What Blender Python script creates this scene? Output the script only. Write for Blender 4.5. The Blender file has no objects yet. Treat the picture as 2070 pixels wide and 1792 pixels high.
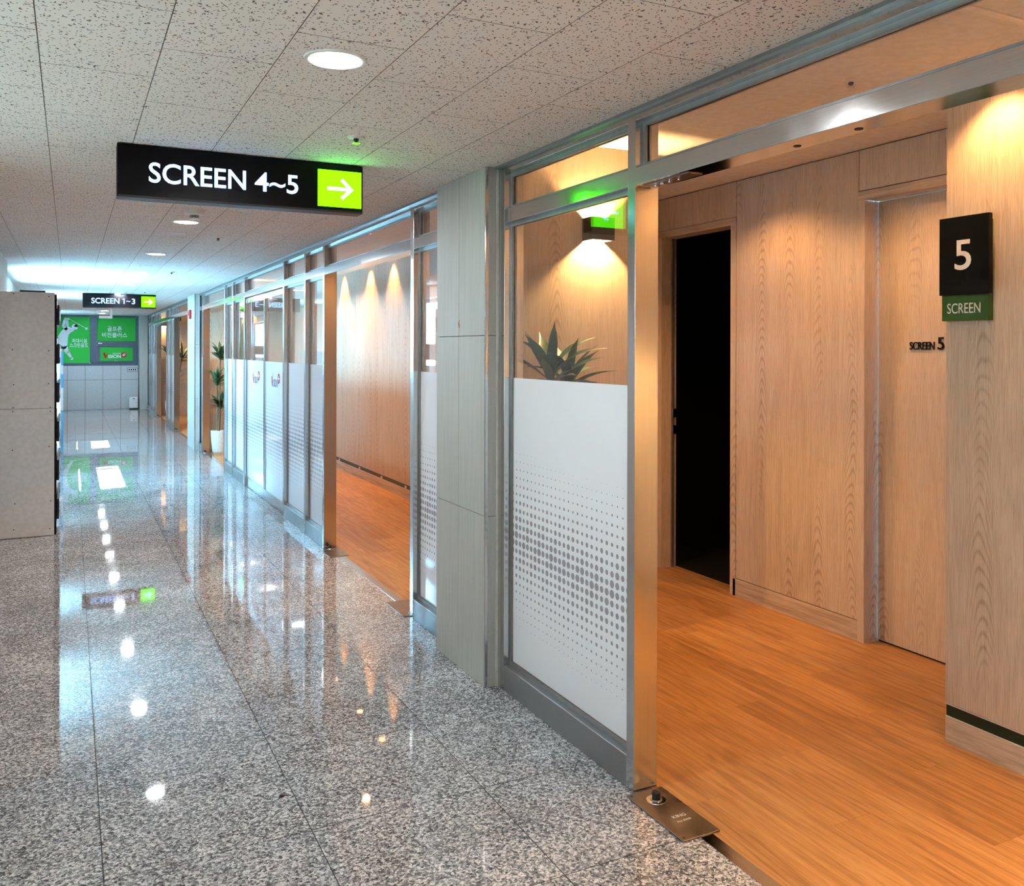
import bpy, bmesh, math, random
from mathutils import Vector, Matrix, Euler

random.seed(7)
scene = bpy.context.scene
COL = scene.collection

# ------------------------------------------------------------------ camera
H_CAM = 1.531
cam_d = bpy.data.cameras.new('camera')
cam = bpy.data.objects.new('camera', cam_d)
COL.objects.link(cam)
scene.camera = cam
YAW, PIT, ROLL = 0.48343, -0.00068, 0.00233
F = Vector((math.sin(YAW) * math.cos(PIT), math.cos(YAW) * math.cos(PIT), math.sin(PIT)))
R = Vector((math.cos(YAW), -math.sin(YAW), 0))
U = R.cross(F)
R2 = R * math.cos(ROLL) + U * math.sin(ROLL)
U2 = -R * math.sin(ROLL) + U * math.cos(ROLL)
M = Matrix.Identity(4)
for i in range(3):
    M[i][0], M[i][1], M[i][2] = R2[i], U2[i], -F[i]
M[2][3] = H_CAM
cam.matrix_world = M
cam_d.sensor_fit = 'HORIZONTAL'
cam_d.sensor_width = 36
cam_d.lens = 1816.9 / 2070 * 36
cam_d.shift_x = (1035 - 1095.28) / 2070
cam_d.shift_y = (707.8 - 896) / 2070
cam_d.clip_start = 0.02

# ------------------------------------------------------------------ world, sun, exposure
world = bpy.data.worlds.new('sky')
scene.world = world
world.use_nodes = True
bg = world.node_tree.nodes['Background']
bg.inputs[0].default_value = (0.30, 0.70, 1.0, 1)
bg.inputs[1].default_value = 88.0
sun_d = bpy.data.lights.new('sun', 'SUN')
sun_d.energy = 130
sun_d.angle = 0.0093
sun_d.color = (1.0, 0.97, 0.92)
sun = bpy.data.objects.new('sun', sun_d)
COL.objects.link(sun)
sun.location = (-8, 10, 14)
sun.rotation_euler = Vector((0.64, 0.13, -1.0)).to_track_quat('-Z', 'Y').to_euler()
scene.view_settings.view_transform = 'Standard'
scene.view_settings.look = 'None'
scene.view_settings.gamma = 1
scene.view_settings.use_curve_mapping = False
scene.view_settings.exposure = 0.18
scene.cycles.use_denoising = True
scene.cycles.max_bounces = 5
scene.cycles.diffuse_bounces = 3
scene.cycles.glossy_bounces = 4
scene.cycles.transparent_max_bounces = 18
scene.cycles.adaptive_threshold = 0.05
scene.cycles.adaptive_min_samples = 12
scene.cycles.use_light_tree = False
scene.cycles.caustics_reflective = False
scene.cycles.caustics_refractive = False
scene.cycles.sample_clamp_indirect = 25.0

DOWNLIGHT_W = 260.0      # radiance of a corridor downlight lens
COOL = (0.93, 0.97, 1.0)
WARM = (1.0, 0.50, 0.19)

# ------------------------------------------------------------------ node helper
class NB:
    def __init__(s, name):
        s.m = bpy.data.materials.new(name)
        s.m.use_nodes = True
        s.t = s.m.node_tree
        s.t.nodes.clear()
        s.out = s.t.nodes.new('ShaderNodeOutputMaterial')

    def n(s, typ, props=None, ins=None):
        nd = s.t.nodes.new('ShaderNode' + typ)
        for k, v in (props or {}).items():
            setattr(nd, k, v)
        for k, v in (ins or {}).items():
            sock = nd.inputs[k]
            if isinstance(v, bpy.types.NodeSocket):
                s.t.links.new(v, sock)
            else:
                if sock.type == 'RGBA' and len(v) == 3:
                    v = (*v, 1)
                sock.default_value = v
        return nd

    def math(s, op, a, b=None, c=None, clamp=False):
        ins = {0: a}
        if b is not None: ins[1] = b
        if c is not None: ins[2] = c
        return s.n('Math', {'operation': op, 'use_clamp': clamp}, ins).outputs[0]

    def vmath(s, op, a, b):
        return s.n('VectorMath', {'operation': op}, {0: a, 1: b}).outputs[0]

    def pos(s):
        return s.n('NewGeometry').outputs['Position']

    def noise(s, vec, scale, detail=2, rough=0.5, dist=0.0):
        return s.n('TexNoise', None, {'Vector': vec, 'Scale': scale, 'Detail': detail, 'Roughness': rough, 'Distortion': dist}).outputs[0]

    def ramp(s, fac, stops, interp='LINEAR'):
        nd = s.n('ValToRGB', None, {'Fac': fac})
        cr = nd.color_ramp
        cr.interpolation = interp
        while len(cr.elements) < len(stops):
            cr.elements.new(0.5)
        for e, (p, c) in zip(cr.elements, stops):
            e.position = p
            e.color = (*c, 1) if len(c) == 3 else c
        return nd.outputs[0]

    def mix(s, fac, a, b, blend='MIX'):
        nd = s.n('Mix', {'data_type': 'RGBA', 'blend_type': blend})
        for k, v in ((0, fac), (6, a), (7, b)):
            if isinstance(v, bpy.types.NodeSocket):
                s.t.links.new(v, nd.inputs[k])
            else:
                nd.inputs[k].default_value = (*v, 1) if (k and len(v) == 3) else v
        return nd.outputs[2]

    def bump(s, height, strength=0.2, dist=0.01):
        return s.n('Bump', None, {'Height': height, 'Strength': strength, 'Distance': dist}).outputs[0]

    def principled(s, **ins):
        nd = s.n('BsdfPrincipled', None, {k.replace('_', ' '): v for k, v in ins.items()})
        s.t.links.new(nd.outputs[0], s.out.inputs[0])
        return nd

def plain(name, col, rough=0.5, metal=0.0, spec=0.5, emit=None, estr=0.0):
    b = NB(name)
    ns = b.noise(b.pos(), 35.0, 0)
    c = b.mix(1.0, (*col,), b.ramp(ns, [(0.3, (0.95, 0.95, 0.95)), (0.7, (1.04, 1.04, 1.04))]), 'MULTIPLY')
    ins = dict(Base_Color=c, Roughness=rough, Metallic=metal, Specular_IOR_Level=spec)
    p = b.principled(**ins)
    if emit:
        p.inputs['Emission Color'].default_value = (*emit, 1)
        p.inputs['Emission Strength'].default_value = estr
    return b.m

def m_granite():
    b = NB('polished_granite')
    p = b.pos()
    warp = b.vmath('ADD', p, b.vmath('MULTIPLY', b.n('TexNoise', None, {'Vector': p, 'Scale': 120.0, 'Detail': 0.0}).outputs[1], (0.010, 0.010, 0.0)))
    v1 = b.n('TexVoronoi', {'voronoi_dimensions': '2D'}, {'Vector': warp, 'Scale': 150.0}).outputs['Color']
    r1 = b.n('SeparateColor', None, {0: v1}).outputs[0]
    v2 = b.n('TexVoronoi', {'voronoi_dimensions': '2D'}, {'Vector': warp, 'Scale': 330.0}).outputs['Color']
    r2 = b.n('SeparateColor', None, {0: v2}).outputs[1]
    big = b.noise(p, 3.2, 2, 0.55)
    tot = b.math('ADD', b.math('MULTIPLY', r1, 0.62), b.math('MULTIPLY', r2, 0.38))
    tot = b.math('ADD', tot, b.math('MULTIPLY', b.math('SUBTRACT', big, 0.5), 0.34))
    c = b.ramp(tot, [(0.10, (0.042, 0.043, 0.047)), (0.30, (0.135, 0.138, 0.143)), (0.48, (0.275, 0.278, 0.283)),
                     (0.64, (0.45, 0.45, 0.45)), (0.82, (0.74, 0.735, 0.73))])
    rnd = b.n('ObjectInfo').outputs['Random']
    c = b.mix(1.0, c, b.ramp(rnd, [(0.0, (0.92, 0.92, 0.93)), (1.0, (1.06, 1.05, 1.04))]), 'MULTIPLY')
    rough = b.ramp(big, [(0.3, (0.018, 0.018, 0.018)), (0.75, (0.05, 0.05, 0.05))])
    b.principled(Base_Color=c, Roughness=rough, IOR=1.55)
    return b.m

def m_ceiling_tile():
    b = NB('mineral_fibre_tile')
    p = b.pos()
    rnd = b.n('ObjectInfo').outputs['Random']
    off = b.n('CombineXYZ', None, {0: b.math('MULTIPLY', rnd, 3.7), 1: b.math('MULTIPLY', rnd, 9.1), 2: 0.0}).outputs[0]
    flat = b.vmath('ADD', b.vmath('MULTIPLY', p, (1, 1, 0)), off)
    wig = b.vmath('SUBTRACT', b.n('TexNoise', None, {'Vector': flat, 'Scale': 75.0, 'Detail': 0.0}).outputs[1], (0.5, 0.5, 0.5))
    wp = b.vmath('ADD', flat, b.vmath('MULTIPLY', wig, (0.014, 0.014, 0)))
    dotv = b.n('TexVoronoi', {'voronoi_dimensions': '2D'}, {'Vector': flat, 'Scale': 62.0})
    keep = b.n('SeparateColor', None, {0: dotv.outputs['Color']}).outputs[0]
    hole = b.math('MULTIPLY', b.math('LESS_THAN', dotv.outputs['Distance'], 0.135), b.math('GREATER_THAN', keep, 0.36))
    for k, (ang, sc) in enumerate(((0.5, 40.0), (2.2, 45.0))):
        rot = b.n('VectorRotate', {'rotation_type': 'Z_AXIS'}, {'Vector': wp, 'Angle': ang}).outputs[0]
        st = b.vmath('MULTIPLY', rot, (1.0, 0.34, 0.0))
        v = b.n('TexVoronoi', {'voronoi_dimensions': '2D'}, {'Vector': b.vmath('ADD', st, (3.1 * k, 7.7, 0)), 'Scale': sc * 1.5})
        kp = b.n('SeparateColor', None, {0: v.outputs['Color']}).outputs[1]
        h = b.math('MULTIPLY', b.math('LESS_THAN', v.outputs['Distance'], 0.12), b.math('GREATER_THAN', kp, 0.58))
        hole = b.math('MAXIMUM', hole, h)
    cl = b.noise(p, 1.3, 1)
    base = b.ramp(cl, [(0.3, (0.79, 0.735, 0.68)), (0.7, (0.83, 0.78, 0.725))])
    c = b.mix(hole, base, (0.14, 0.115, 0.095))
    b.principled(Base_Color=c, Roughness=0.85, Specular_IOR_Level=0.2)
    return b.m

def m_steel(name, axis, rough=0.20, tint=(0.60, 0.60, 0.595)):
    """brushed stainless steel; fine lines run along axis"""
    b = NB(name)
    p = b.pos()
    sc = {'Y': (400, 3, 900), 'Z': (700, 700, 2.5), 'X': (3, 700, 900)}[axis]
    ln = b.noise(b.vmath('MULTIPLY', p, sc), 1.0, 1, 0.6)
    wave = b.noise(b.vmath('MULTIPLY', p, (6, 2.0, 6) if axis == 'Y' else (3, 3, 5.5)), 1.0, 0)
    hgt = b.math('ADD', b.math('MULTIPLY', ln, 0.22), b.math('MULTIPLY', wave, 1.0 if axis == 'Y' else 9.0))
    smudge = b.noise(p, 7.0, 2, 0.6)
    rr = b.ramp(smudge, [(0.3, (rough * 0.8,) * 3), (0.75, (rough * 1.35,) * 3)])
    c = b.mix(1.0, tint, b.ramp(ln, [(0.3, (0.93, 0.93, 0.93)), (0.7, (1.05, 1.05, 1.05))]), 'MULTIPLY')
    b.principled(Base_Color=c, Metallic=1.0, Roughness=rr, Normal=b.bump(hgt, 0.16, 0.001))
    return b.m

def m_glass(name='clear_glass', tint=(0.985, 0.992, 0.988)):
    b = NB(name)
    lw = b.n('LayerWeight', None, {'Blend': 0.5}).outputs['Facing']
    fr = b.math('ADD', 0.042, b.math('MULTIPLY', b.math('POWER', lw, 5.0), 0.95))
    tr = b.n('BsdfTransparent', None, {0: tint}).outputs[0]
    gl = b.n('BsdfGlossy', None, {'Color': (1, 1, 1), 'Roughness': 0.004}).outputs[0]
    mx = b.n('MixShader', None, {0: fr, 1: tr, 2: gl}).outputs[0]
    b.t.links.new(mx, b.out.inputs[0])
    return b.m

def m_film():
    """white window film with a printed halftone wave of grey dots"""
    b = NB('halftone_film')
    s = b.n('SeparateXYZ', None, {0: b.pos()})
    y, z = s.outputs[1], s.outputs[2]
    pit = 0.0362
    fy = b.math('SUBTRACT', b.math('FRACT', b.math('DIVIDE', b.math('ADD', y, 10.0), pit)), 0.5)
    fz = b.math('SUBTRACT', b.math('FRACT', b.math('DIVIDE', z, pit)), 0.5)
    cy = b.math('FLOOR', b.math('DIVIDE', b.math('ADD', y, 10.0), pit))
    cz = b.math('FLOOR', b.math('DIVIDE', z, pit))
    d = b.math('SQRT', b.math('ADD', b.math('MULTIPLY', fy, fy), b.math('MULTIPLY', fz, fz)))
    yc, zc = b.math('MULTIPLY', cy, pit), b.math('MULTIPLY', cz, pit)
    wav = b.math('MULTIPLY', b.math('SINE', b.math('MULTIPLY', yc, 3.3)), 0.035)
    dz = b.math('ABSOLUTE', b.math('SUBTRACT', zc, b.math('ADD', wav, 0.655)))
    fall = b.math('SUBTRACT', 1.0, b.math('DIVIDE', dz, 0.46), clamp=True)
    fall = b.math('POWER', fall, 1.25)
    alt = b.n('TexWhiteNoise', {'noise_dimensions': '2D'}, {'Vector': b.n('CombineXYZ', None, {0: cy, 1: cz, 2: 0.0}).outputs[0]}).outputs[0]
    rip = b.math('ADD', b.math('MULTIPLY', b.math('SINE', b.math('ADD', b.math('MULTIPLY', cy, 1.9), b.math('MULTIPLY', cz, 0.9))), 0.11), 0.86)
    jit = b.math('MULTIPLY', rip, b.math('ADD', 0.92, b.math('MULTIPLY', alt, 0.12)))
    rad = b.math('MULTIPLY', b.math('MULTIPLY', fall, 0.47), jit)
    rad = b.math('MULTIPLY', rad, b.math('GREATER_THAN', rad, 0.035))
    dot = b.math('LESS_THAN', d, rad)
    c = b.mix(dot, (0.93, 0.935, 0.975), (0.37, 0.35, 0.385))
    df = b.n('BsdfPrincipled', None, {'Base Color': c, 'Roughness': 0.06, 'IOR': 1.5}).outputs[0]
    tl = b.n('BsdfTranslucent', None, {0: c}).outputs[0]
    mx = b.n('MixShader', None, {0: 0.14, 1: df, 2: tl}).outputs[0]
    b.t.links.new(mx, b.out.inputs[0])
    return b.m

def m_wood(name, axis, dark, mid, light, rough=0.45, big=5.0, rings=55.0, rand=0.0):
    b = NB(name)
    p = b.pos()
    rnd = b.n('ObjectInfo').outputs['Random']
    if rand:
        o = b.n('CombineXYZ', None, {0: b.math('MULTIPLY', rnd, 31.0), 1: b.math('MULTIPLY', rnd, 57.0), 2: b.math('MULTIPLY', rnd, 13.0)}).outputs[0]
        p = b.vmath('ADD', p, o)
    ax = {'Z': lambda a, l: (a, a, l), 'Y': lambda a, l: (a, l, a)}[axis]
    n1 = b.noise(b.vmath('MULTIPLY', p, ax(big, big * 0.11)), 1.0, 1.6, 0.45, 0.25)
    ring = b.math('ADD', b.math('MULTIPLY', b.math('SINE', b.math('MULTIPLY', n1, rings)), 0.5), 0.5)
    ring = b.math('POWER', ring, 2.2)
    fine = b.noise(b.vmath('MULTIPLY', p, ax(190, 5.5)), 1.0, 2, 0.6)
    pore = b.noise(b.vmath('MULTIPLY', p, ax(420, 16)), 1.0, 0, 0.6)
    pm = b.ramp(pore, [(0.56, (0, 0, 0)), (0.68, (1, 1, 1))])
    if axis == 'Z':
        sp = b.n('SeparateXYZ', None, {0: p})
        wob = b.noise(b.vmath('MULTIPLY', p, (9, 9, 2.2)), 1.0, 1)
        un = b.math('ADD', b.math('ADD', sp.outputs[0], sp.outputs[1]), b.math('MULTIPLY', b.noise(b.vmath('MULTIPLY', p, (0.5, 0.5, 1.1)), 1.0, 0), 0.10))
        cell = b.math('DIVIDE', un, 0.235)
        dd = b.math('MULTIPLY', b.math('SUBTRACT', b.math('FRACT', cell), 0.5), 2.0)
        d2 = b.math('MULTIPLY', dd, dd)
        ph = b.math('ADD', b.math('MULTIPLY', b.math('ADD', sp.outputs[2], b.math('MULTIPLY', d2, 0.75)), 105.0),
                    b.math('ADD', b.math('MULTIPLY', wob, 26.0), b.math('MULTIPLY', b.math('FLOOR', cell), 2.7)))
        arc = b.math('POWER', b.math('ADD', b.math('MULTIPLY', b.math('SINE', ph), 0.5), 0.5), 3.0)
        env = b.math('POWER', b.math('SUBTRACT', 1.0, d2, clamp=True), 5.0)
        msk = b.ramp(b.noise(b.vmath('MULTIPLY', p, (3.0, 3.0, 1.3)), 1.0, 0), [(0.42, (0, 0, 0)), (0.60, (1, 1, 1))])
        arc = b.math('MULTIPLY', b.math('MULTIPLY', arc, env), b.n('RGBToBW', None, {0: msk}).outputs[0])
        t = b.math('ADD', b.math('ADD', b.math('MULTIPLY', ring, 0.10), b.math('MULTIPLY', fine, 0.78)), b.math('MULTIPLY', arc, 0.34))
    else:
        med = b.noise(b.vmath('MULTIPLY', p, ax(46, 1.6)), 1.0, 3, 0.65)
        t = b.math('ADD', b.math('ADD', b.math('MULTIPLY', ring, 0.12), b.math('MULTIPLY', fine, 0.40)), b.math('MULTIPLY', b.math('SUBTRACT', b.math('MULTIPLY', med, 1.6), 0.3), 0.48))
    cl = b.noise(b.vmath('MULTIPLY', p, ax(1.4, 0.3)), 1.0, 0)
    t = b.math('ADD', t, b.math('MULTIPLY', b.math('SUBTRACT', cl, 0.5), 0.35))
    c = b.ramp(t, [(0.18, light), (0.45, mid), (0.82, dark)] if axis == 'Z' else [(0.26, light), (0.44, mid), (0.68, dark)])
    c = b.mix(b.math('MULTIPLY', b.n('RGBToBW', None, {0: pm}).outputs[0], 0.40), c, dark)
    if rand:
        c = b.mix(1.0, c, b.ramp(rnd, [(0.0, (1 - rand,) * 3), (1.0, (1 + rand,) * 3)]), 'MULTIPLY')
    b.principled(Base_Color=c, Roughness=rough)
    return b.m

def m_stone():
    b = NB('column_stone')
    p = b.pos()
    st = b.noise(b.vmath('MULTIPLY', p, (90, 90, 3.0)), 1.0, 2, 0.65)
    sp = b.noise(b.vmath('MULTIPLY', p, (420, 420, 260)), 1.0, 0)
    cl = b.noise(p, 2.2, 1)
    t = b.math('ADD', b.math('MULTIPLY', st, 0.55), b.math('ADD', b.math('MULTIPLY', sp, 0.25), b.math('MULTIPLY', cl, 0.25)))
    c = b.ramp(t, [(0.34, (0.39, 0.38, 0.345)), (0.52, (0.45, 0.44, 0.40)), (0.70, (0.51, 0.50, 0.46))])
    b.principled(Base_Color=c, Roughness=0.5, Specular_IOR_Level=0.35)
    return b.m

def m_emit(name, col, strength):
    b = NB(name)
    e = b.n('Emission', None, {0: col, 1: strength}).outputs[0]
    b.t.links.new(e, b.out.inputs[0])
    return b.m

def m_backlit(name, col, trans=0.5):
    """printed film on a window: daylight shines through it"""
    b = NB(name)
    ns = b.noise(b.pos(), 1.2, 2)
    c = b.mix(1.0, col, b.ramp(ns, [(0.3, (0.94, 0.94, 0.94)), (0.7, (1.05, 1.05, 1.05))]), 'MULTIPLY')
    df = b.n('BsdfDiffuse', None, {0: c}).outputs[0]
    tl = b.n('BsdfTranslucent', None, {0: c}).outputs[0]
    mx = b.n('MixShader', None, {0: trans, 1: df, 2: tl}).outputs[0]
    b.t.links.new(mx, b.out.inputs[0])
    return b.m

def m_fill_blind():
    """cream cloth of the added near window, passes daylight as fill for the corridor"""
    b = NB('cream_fill_blind')
    wv = b.noise(b.vmath('MULTIPLY', b.pos(), (1, 400, 400)), 1.0, 2)
    k = b.ramp(wv, [(0.3, (0.92, 0.92, 0.92)), (0.7, (1.0, 1.0, 1.0))])
    df = b.n('BsdfDiffuse', None, {0: b.mix(1.0, (0.80, 0.74, 0.66), k, 'MULTIPLY')}).outputs[0]
    tl = b.n('BsdfTranslucent', None, {0: b.mix(1.0, (0.95, 0.78, 0.68), k, 'MULTIPLY')}).outputs[0]
    mx = b.n('MixShader', None, {0: 0.225, 1: df, 2: tl}).outputs[0]
    b.t.links.new(mx, b.out.inputs[0])
    return b.m

def m_leaf():
    b = NB('leaf_green')
    p = b.pos()
    rnd = b.n('ObjectInfo').outputs['Random']
    st = b.noise(b.vmath('MULTIPLY', p, (60, 60, 12)), 1.0, 3)
    c = b.ramp(b.math('ADD', b.math('MULTIPLY', st, 0.6), b.math('MULTIPLY', rnd, 0.4)),
               [(0.2, (0.018, 0.055, 0.024)), (0.55, (0.040, 0.115, 0.045)), (0.85, (0.10, 0.20, 0.06))])
    b.principled(Base_Color=c, Roughness=0.38)
    return b.m

MT = {
    'granite': m_granite(), 'ctile': m_ceiling_tile(),
    'steel_h': m_steel('brushed_steel_rail', 'Y', 0.13), 'steel_v': m_steel('brushed_steel_post', 'Z', 0.17),
    'steel_kick': m_steel('satin_steel_kick', 'Y', 0.36, (0.40, 0.41, 0.41)),
    'steel_dark': m_steel('worn_steel_plate', 'Y', 0.33, (0.24, 0.215, 0.20)),
    'alu': plain('grey_glazing_bead', (0.30, 0.32, 0.325), 0.35, 0.7),
    'glass': m_glass(), 'wglass': m_glass('window_glass', (0.95, 0.985, 1.0)), 'film': m_film(),
    'wood': m_wood('oak_laminate', 'Z', (0.37, 0.27, 0.185), (0.57, 0.455, 0.345), (0.66, 0.545, 0.43), 0.5),
    'woodh': m_wood('oak_laminate_horizontal', 'Y', (0.37, 0.27, 0.185), (0.57, 0.455, 0.345), (0.66, 0.545, 0.43), 0.5),
    'plank': m_wood('vinyl_wood_plank', 'Y', (0.27, 0.120, 0.036), (0.42, 0.205, 0.070), (0.51, 0.275, 0.105), 0.42, 7.5, 60.0, 0.035),
    'stone': m_stone(),
    'grout': plain('dark_grout', (0.05, 0.05, 0.05), 0.8),
    'cgap': plain('ceiling_gap', (0.16, 0.14, 0.12), 0.9),
    'plaster': plain('white_plaster', (0.80, 0.785, 0.76), 0.8, spec=0.2),
    'wallpaint': plain('pale_wall_paint', (0.70, 0.70, 0.68), 0.7, spec=0.3),
    'endtile': plain('grey_wall_tile', (0.55, 0.55, 0.56), 0.45),
    'white': plain('white_enamel', (0.82, 0.82, 0.81), 0.4),
    'cream': plain('cream_trim', (0.66, 0.62, 0.55), 0.5),
    'black': plain('black_acrylic', (0.004, 0.004, 0.006), 0.35, spec=0.18),
    'blackmatte': plain('black_matte', (0.012, 0.012, 0.014), 0.6),
    'void': plain('painted_room_dark', (0.01, 0.01, 0.01), 0.9, spec=0.1),
    'lamp_metal': plain('charcoal_metal', (0.035, 0.033, 0.034), 0.5),
    'green_trim': plain('dark_green_trim', (0.004, 0.030, 0.016), 0.4),
    'green_plate': plain('green_plate', (0.035, 0.115, 0.007), 0.4),
    'white_letter': plain('white_letter', (0.88, 0.86, 0.84), 0.5),
    'frame_slate': plain('slate_window_frame', (0.075, 0.10, 0.135), 0.4),
    'print_green': m_backlit('green_window_print', (0.045, 0.40, 0.065), 0.005),
    'print_white': m_backlit('white_window_print', (0.70, 0.74, 0.78), 0.005),
    'print_red': m_backlit('red_window_print', (0.50, 0.02, 0.02), 0.005),
    'frost': m_backlit('frosted_pane', (0.75, 0.80, 0.82), 0.07),
    'frost_fill': m_backlit('frosted_fill_pane', (0.80, 0.80, 0.80), 0.50),  # strongly translucent, for the window added to brighten the corridor end
    'blind': m_fill_blind(),
    'lens': m_emit('downlight_lens', COOL, DOWNLIGHT_W),
    'lens_warm': m_emit('warm_downlight_lens', WARM, 25.0),
    'lens_off': plain('unlit_lens', (0.70, 0.72, 0.73), 0.35),
    'sign_letter': m_emit('lit_sign_letter', (0.27, 0.50, 1.0), 3.6),
    'sign_green': m_emit('lit_sign_green', (0.085, 1.0, 0.001), 5.2),
    'sign_arrow': m_emit('lit_sign_arrow', (0.30, 0.85, 0.95), 7.0),
    'board': plain('gypsum_board', (0.74, 0.73, 0.70), 0.75, spec=0.25),
    'paper': plain('white_paper', (0.78, 0.80, 0.82), 0.7),
    'blue': plain('blue_banner', (0.10, 0.36, 0.62), 0.6),
    'red': plain('red_plastic', (0.45, 0.02, 0.02), 0.4),
    'rust': plain('rust_chip', (0.33, 0.12, 0.06), 0.8),
    'pot': plain('white_pot', (0.74, 0.71, 0.66), 0.5),
    'soil': plain('dark_soil', (0.035, 0.025, 0.018), 0.9),
    'stem': plain('brown_stem', (0.16, 0.105, 0.06), 0.8),
    'leaf': m_leaf(),
    'screw': plain('dark_screw', (0.05, 0.05, 0.05), 0.4),
    'chrome': plain('chrome', (0.7, 0.7, 0.7), 0.15, 1.0),
    'display': plain('blue_display', (0.03, 0.10, 0.40), 0.3),
    'dark_brown': plain('dark_debris', (0.03, 0.015, 0.01), 0.8),
}

for k_ in ('sign_letter', 'sign_arrow', 'lens_warm'):   # many small triangles: not worth sampling as lamps
    MT[k_].cycles.emission_sampling = 'NONE'

# ------------------------------------------------------------------ mesh helpers
def box(bm, x0, x1, y0, y1, z0, z1):
    v = [bm.verts.new(c) for c in ((x0, y0, z0), (x1, y0, z0), (x1, y1, z0), (x0, y1, z0),
                                   (x0, y0, z1), (x1, y0, z1), (x1, y1, z1), (x0, y1, z1))]
    for f in ((3, 2, 1, 0), (4, 5, 6, 7), (0, 1, 5, 4), (1, 2, 6, 5), (2, 3, 7, 6), (3, 0, 4, 7)):
        bm.faces.new([v[i] for i in f])

def lathe(bm, prof, c=(0, 0, 0), seg=32, ax='Z', a0=0.0):
    """revolve (radius, height) profile about an axis through c"""
    rings = []
    for r, hh in prof:
        ring = []
        for k in range(seg):
            a = a0 + 2 * math.pi * k / seg
            q = (r * math.cos(a), r * math.sin(a), hh)
            if ax == 'Y': q = (q[0], q[2], q[1])
            if ax == 'X': q = (q[2], q[0], q[1])
            ring.append(bm.verts.new((c[0] + q[0], c[1] + q[1], c[2] + q[2])))
        rings.append(ring)
    for i in range(len(rings) - 1):
        for k in range(seg):
            bm.faces.new((rings[i][k], rings[i][(k + 1) % seg], rings[i + 1][(k + 1) % seg], rings[i + 1][k]))
    return rings

def disc_cap(bm, ring):
    bm.faces.new(ring)

def tube(bm, pts, rad, seg=8):
    """round bar through points; rad is one radius or one per point"""
    rings = []
    n = len(pts)
    for i, q in enumerate(pts):
        q = Vector(q)
        d = (Vector(pts[min(i + 1, n - 1)]) - Vector(pts[max(i - 1, 0)])).normalized()
        s = d.orthogonal().normalized()
        t = d.cross(s)
        r = rad[i] if isinstance(rad, (list, tuple)) else rad
        rings.append([bm.verts.new(q + s * r * math.cos(2 * math.pi * k / seg) + t * r * math.sin(2 * math.pi * k / seg)) for k in range(seg)])
    for i in range(n - 1):
        for k in range(seg):
            bm.faces.new((rings[i][k], rings[i][(k + 1) % seg], rings[i + 1][(k + 1) % seg], rings[i + 1][k]))
    bm.faces.new(rings[0][::-1])
    bm.faces.new(rings[-1])

def wloc(o):
    v = Vector((0, 0, 0))
    while o is not None:
        v += o.location
        o = o.parent
    return v

def obj(name, bm, mat, parent=None, smooth=False, bevel=0.0, origin=None):
    """link a bmesh (world coordinates) as ONE mesh object"""
    if bevel:
        bmesh.ops.bevel(bm, geom=bm.edges[:], offset=bevel, segments=1, affect='EDGES', clamp_overlap=True)
    bmesh.ops.recalc_face_normals(bm, faces=bm.faces[:])
    og = Vector(origin) if origin is not None else (wloc(parent) if parent else Vector((0, 0, 0)))
    bmesh.ops.translate(bm, verts=bm.verts[:], vec=-og)
    me = bpy.data.meshes.new(name)
    bm.to_mesh(me)
    bm.free()
    me.materials.append(MT[mat] if isinstance(mat, str) else mat)
    if smooth:
        for pl in me.polygons:
            pl.use_smooth = True
        try:
            me.set_sharp_from_angle(angle=math.radians(40))
        except Exception:
            pass
    o = bpy.data.objects.new(name, me)
    COL.objects.link(o)
    o.parent = parent
    o.location = og - (wloc(parent) if parent else Vector((0, 0, 0)))
    return o

def bx(name, dims, mat, parent=None, bevel=0.0, origin=None):
    bm = bmesh.new()
    box(bm, *dims)
    return obj(name, bm, mat, parent, bevel=bevel, origin=origin)

def thing(name, label, cat, loc=(0, 0, 0), group=None):
    o = bpy.data.objects.new(name, None)
    COL.objects.link(o)
    o.location = loc
    o.empty_display_size = 0.1
    o['label'] = label
    o['category'] = cat
    if group: o['group'] = group
    return o

def tag(o, label, cat, group=None):
    o['label'] = label
    o['category'] = cat
    if group: o['group'] = group
    return o

def struct(o):
    o['kind'] = 'structure'
    return o

def sempty(name, loc=(0, 0, 0)):
    o = bpy.data.objects.new(name, None)
    COL.objects.link(o)
    o.location = loc
    return struct(o)

def copy_tree(o, parent=None):
    c = o.copy()
    COL.objects.link(c)
    c.parent = parent
    for ch in list(o.children):
        copy_tree(ch, c)
    return c

def text_bm(body, org, ux, uy, w, hh, depth=0.001, bold=0.0, align='L'):
    """lettering as a mesh: org = lower left corner, ux / uy = reading and up directions, fitted to w x hh"""
    cu = bpy.data.curves.new('lettering', 'FONT')
    cu.body = body
    cu.size = 1.0
    cu.extrude = 0.5
    cu.offset = bold
    cu.resolution_u = 4
    ob = bpy.data.objects.new('lettering', cu)
    COL.objects.link(ob)
    bpy.context.view_layer.update()
    me = bpy.data.meshes.new_from_object(ob.evaluated_get(bpy.context.evaluated_depsgraph_get()))
    bpy.data.objects.remove(ob)
    bpy.data.curves.remove(cu)
    bm = bmesh.new()
    bm.from_mesh(me)
    bpy.data.meshes.remove(me)
    xs = [v.co.x for v in bm.verts]
    ys = [v.co.y for v in bm.verts]
    x0, x1, y0, y1 = min(xs), max(xs), min(ys), max(ys)
    ux, uy = Vector(ux), Vector(uy)
    nz = ux.cross(uy)
    for v in bm.verts:
        u = (v.co.x - x0) / (x1 - x0) * w
        t = (v.co.y - y0) / (y1 - y0) * hh
        d = depth if v.co.z > 0 else 0.0
        v.co = Vector(org) + ux * u + uy * t + nz * d
    return bm

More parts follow.
